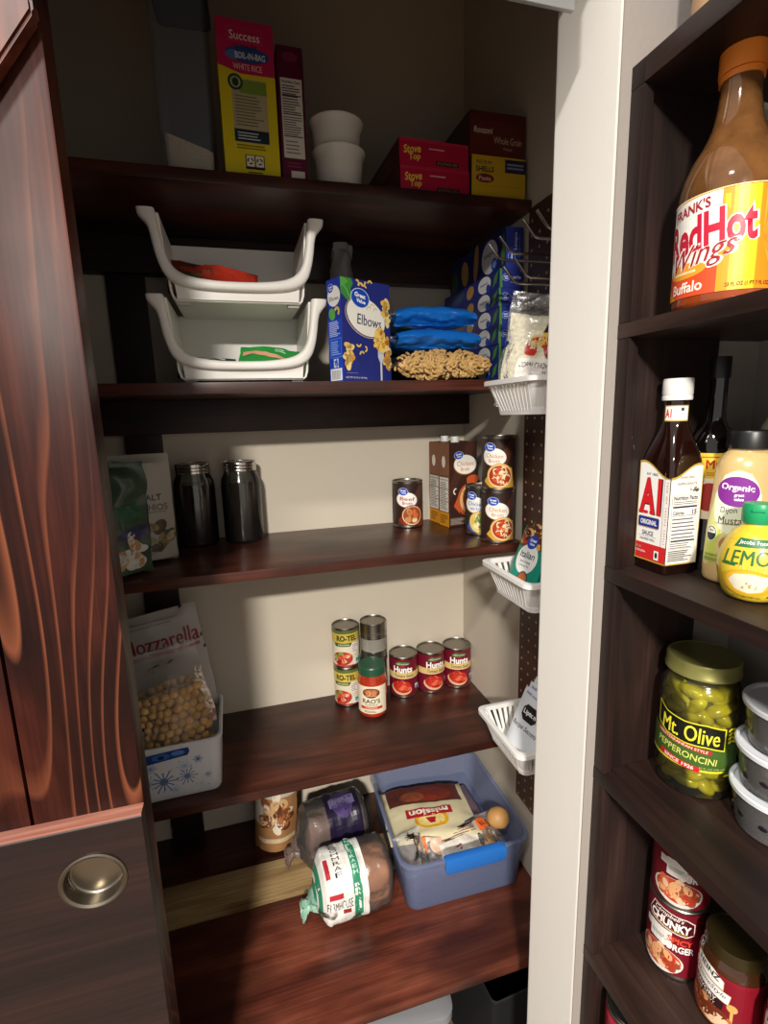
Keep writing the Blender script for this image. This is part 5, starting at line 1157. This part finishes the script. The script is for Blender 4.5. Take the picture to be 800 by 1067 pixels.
# soup cans
def chunky(a):
    a.rect(-.11, .006, .11, .105, '#6d0f1e'); a.poly([(-.030, .080), (-.022, .100), (.020, .096), (.030, .090), (.030, .073), (.02, .069), (-.026, .074)], '#e8e2da'); a.poly([(-.0288, .0808), (-.0213, .0988), (.0197, .0948), (.0288, .0892), (.0288, .074), (.0196, .0703), (-.025, .0753)], '#4a1016')
    a.text("Campbell's", -.002, .0925, .008, '#f0e8e0', w=.036, bold=.005, shear=.3, rot=-4); a.text('CHUNKY', .0, .0815, .0125, '#f4f0ea', w=.050, bold=.04, rot=-4); a.text('SOUP THAT EATS LIKE A MEAL', .0, .0745, .0026, '#d9b44a', w=.044, bold=.02, rot=-4)
    a.rect(-.033, .058, .0, .0685, '#d8d4cc'); a.rect(-.024, .046, .004, .070, '#dcdad4'); a.lines(-.01 - .012, .056 - (.006) * .5, -.01 + .012, .056 + (.006) * .5, 2, '#8d8a84', 3, .5); a.text('SPICY', .014, .060, .009, '#d9482c', w=.03, bold=.03, rot=-3); a.text('BURGER', .012, .049, .010, '#f0eae4', w=.038, bold=.03, rot=-3)
    a.ell(-.010, .024, .030, .019, '#d8cfc6'); a.ell(-.010, .026, .027, .0165, '#b5452a'); a.bits(-.010, .026, .025, .014, 26, ['#c8603a', '#a8321f', '#d8a070', '#8d4a2c', '#e2b89a'], .012, 3, 1.6); a.rect(-.1, .01, -.06, .1, '#d8cfc8'); a.lines(-.098, .012, -.062, .098, 18, '#5a3a3c', 2, .4)
x, y = .519, .4485
c0 = can('soup_can', 'dark red chunky soup can on the rack, lower of the stacked pair', (x, y, R4 + .0005), face(x, y, -12), .0345, .1075, '#6d0f1e', chunky, 'chunky soup cans')
dup(c0, (x, y - .001, R4 + .1085), face(x, y, 12), 'dark red chunky soup can on the rack, upper of the pair under the shelf')
def heinz(loc, rz, lab, first=None):
    if first: return dup(first, loc, rz, lab)
    t = thing('gravy_jar', lab, 'jar', loc, rz, 'gravy jars')
    r = .035; P = smoothprof([(.030, 0), (.0335, .003), (r, .010), (r, .05), (r, .082), (.0325, .093), (.029, .099), (.029, .104)])
    b = BM(); lathe(b, P, 52); mesh_obj('glass_jar', b, mat('gravy_glass', '#3a2010', .08, coat=.7, vary=.2), t, True)
    b = BM(); lathe(b, [(.0305, .0985), (.0315, .0995), (.0315, .102), (.031, .103), (.031, .113), (.030, .115), (.0275, .1153), (.027, .1145), (.0001, .1145)], 52); mesh_obj('dark_lid', b, mat('dark_bronze_lid', '#3a3018', .3, metal=.4), t, True)
    a = Art(); a.rect(-.09, .012, .09, .085, '#7d1222'); a.rect(-.09, .012, .09, .02, '#4a0d14', True)
    a.poly([(-.034, .087), (-.008, .085), (.004, .078), (.004, .066), (-.034, .070)], '#d8c9a8'); a.poly([(-.033, .086), (-.0085, .084), (.003, .0775), (.003, .067), (-.033, .071)], '#efece6'); a.text('HEINZ', -.0145, .079, .008, '#23242a', w=.028, bold=.03, rot=-8)
    a.poly([(-.034, .070), (.012, .064), (.010, .050), (-.034, .055)], '#d8c9a8'); a.poly([(-.033, .069), (.011, .0632), (.0092, .0508), (-.033, .056)], '#e8e6e2'); a.text('HomeStyle', -.012, .0605, .008, '#3a3a44', w=.038, bold=.0, shear=.3, rot=-7); a.poly([(-.034, .054), (.006, .0495), (.004, .036), (-.034, .041)], '#2a1518'); a.text('SAVORY', -.016, .0485, .006, '#e8dcd4', w=.028, bold=.02, rot=-6); a.text('BEEF GRAVY', -.016, .042, .004, '#d8b49a', w=.026, rot=-6)
    a.ell(.014, .048, .0055, .0055, '#c9a05a'); a.rect(.0125, .03, .0155, .045, '#c9a05a'); a.ell(-.012, .024, .030, .014, '#b5653a'); a.bits(-.012, .025, .026, .012, 24, ['#8d3f22', '#d89060', '#e2c09a', '#6d2f1a'], .011, 5, 1.6)
    a.build('label', on_prof(P), t, du=.004, dv=.02); return t
hx, hy = .528, .3745
g0 = heinz((hx, hy, R4 + .0005), face(hx, hy, -16), 'red labelled gravy jar with dark lid on the rack beside the soup cans')
heinz((.538, .2985, R4 + .0005), face(.538, .2985, -14), 'red labelled gravy jar at the bottom right edge of the rack', g0)
can('bean_can', 'red can on the lowest visible rack shelf, upper one of two stacked', (.458, .448, R5 + .1105), face(.458, .448, 10), .034, .1085, '#8d1226', lambda a: (a.rect(-.107, .09, .107, .1, '#b3213a'), a.lines(0 - .012, .08 - (.016) * .5, 0 + .012, .08 + (.016) * .5, 2, '#f0e4dc', 3, .5), a.ell(0, .04, .03, .02, '#b5653a'), a.bits(0, .04, .026, .017, 18, ['#8d3f22', '#d89060'], .012, 5)), 'red cans on the low rack shelf')
can('bean_can', 'red can on the lowest visible rack shelf, lower one of two stacked', (.458, .448, R5 + .0005), face(.458, .448, 10), .034, .1085, '#8d1226', lambda a: a.lines(0 - .012, .08 - (.016) * .5, 0 + .012, .08 + (.016) * .5, 2, '#f0e4dc', 3, .5), 'red cans on the low rack shelf')

# ================================================================== light and camera
def lamp(name, loc, power, r, col):
    l = bpy.data.lights.new(name, 'AREA'); l.shape = 'DISK'; l.size = r; l.energy = power; l.color = col
    o = bpy.data.objects.new(name, l); COL.objects.link(o); o.location = loc; return o
lamp('ceiling_downlight', (-.62, -1.9, 2.52), 205, .26, (1, .94, .85))
lamp('ceiling_downlight', (-.40, -.25, 2.52), 17, .16, (1, .95, .9))
w = bpy.data.worlds.new('World'); bpy.context.scene.world = w; w.use_nodes = True
w.node_tree.nodes['Background'].inputs[0].default_value = (1, .95, .9, 1); w.node_tree.nodes['Background'].inputs[1].default_value = .48

cd = bpy.data.cameras.new('camera'); cam = bpy.data.objects.new('camera', cd); COL.objects.link(cam)
cd.sensor_fit = 'HORIZONTAL'; cd.sensor_width = 36; cd.lens = 530.54 / 800 * 36; cd.clip_start = .02
yaw, pit, rol = .2716, .1887, .02845
f = Vector((sin(yaw) * cos(pit), cos(yaw) * cos(pit), -sin(pit))); r = Vector((cos(yaw), -sin(yaw), 0)); d = f.cross(r)
r2 = cos(rol) * r + sin(rol) * d; d2 = -sin(rol) * r + cos(rol) * d
cam.matrix_world = Matrix(((r2.x, -d2.x, -f.x, 0), (r2.y, -d2.y, -f.y, 0), (r2.z, -d2.z, -f.z, E0), (0, 0, 0, 1)))
sc = bpy.context.scene; sc.camera = cam
sc.view_settings.view_transform = 'Standard'; sc.view_settings.look = 'None'; sc.view_settings.exposure = .3; sc.view_settings.gamma = 1
try: sc.view_settings.use_curve_mapping = False
except Exception: pass
sc.cycles.max_bounces = 10; sc.cycles.transparent_max_bounces = 24; sc.cycles.use_denoising = True
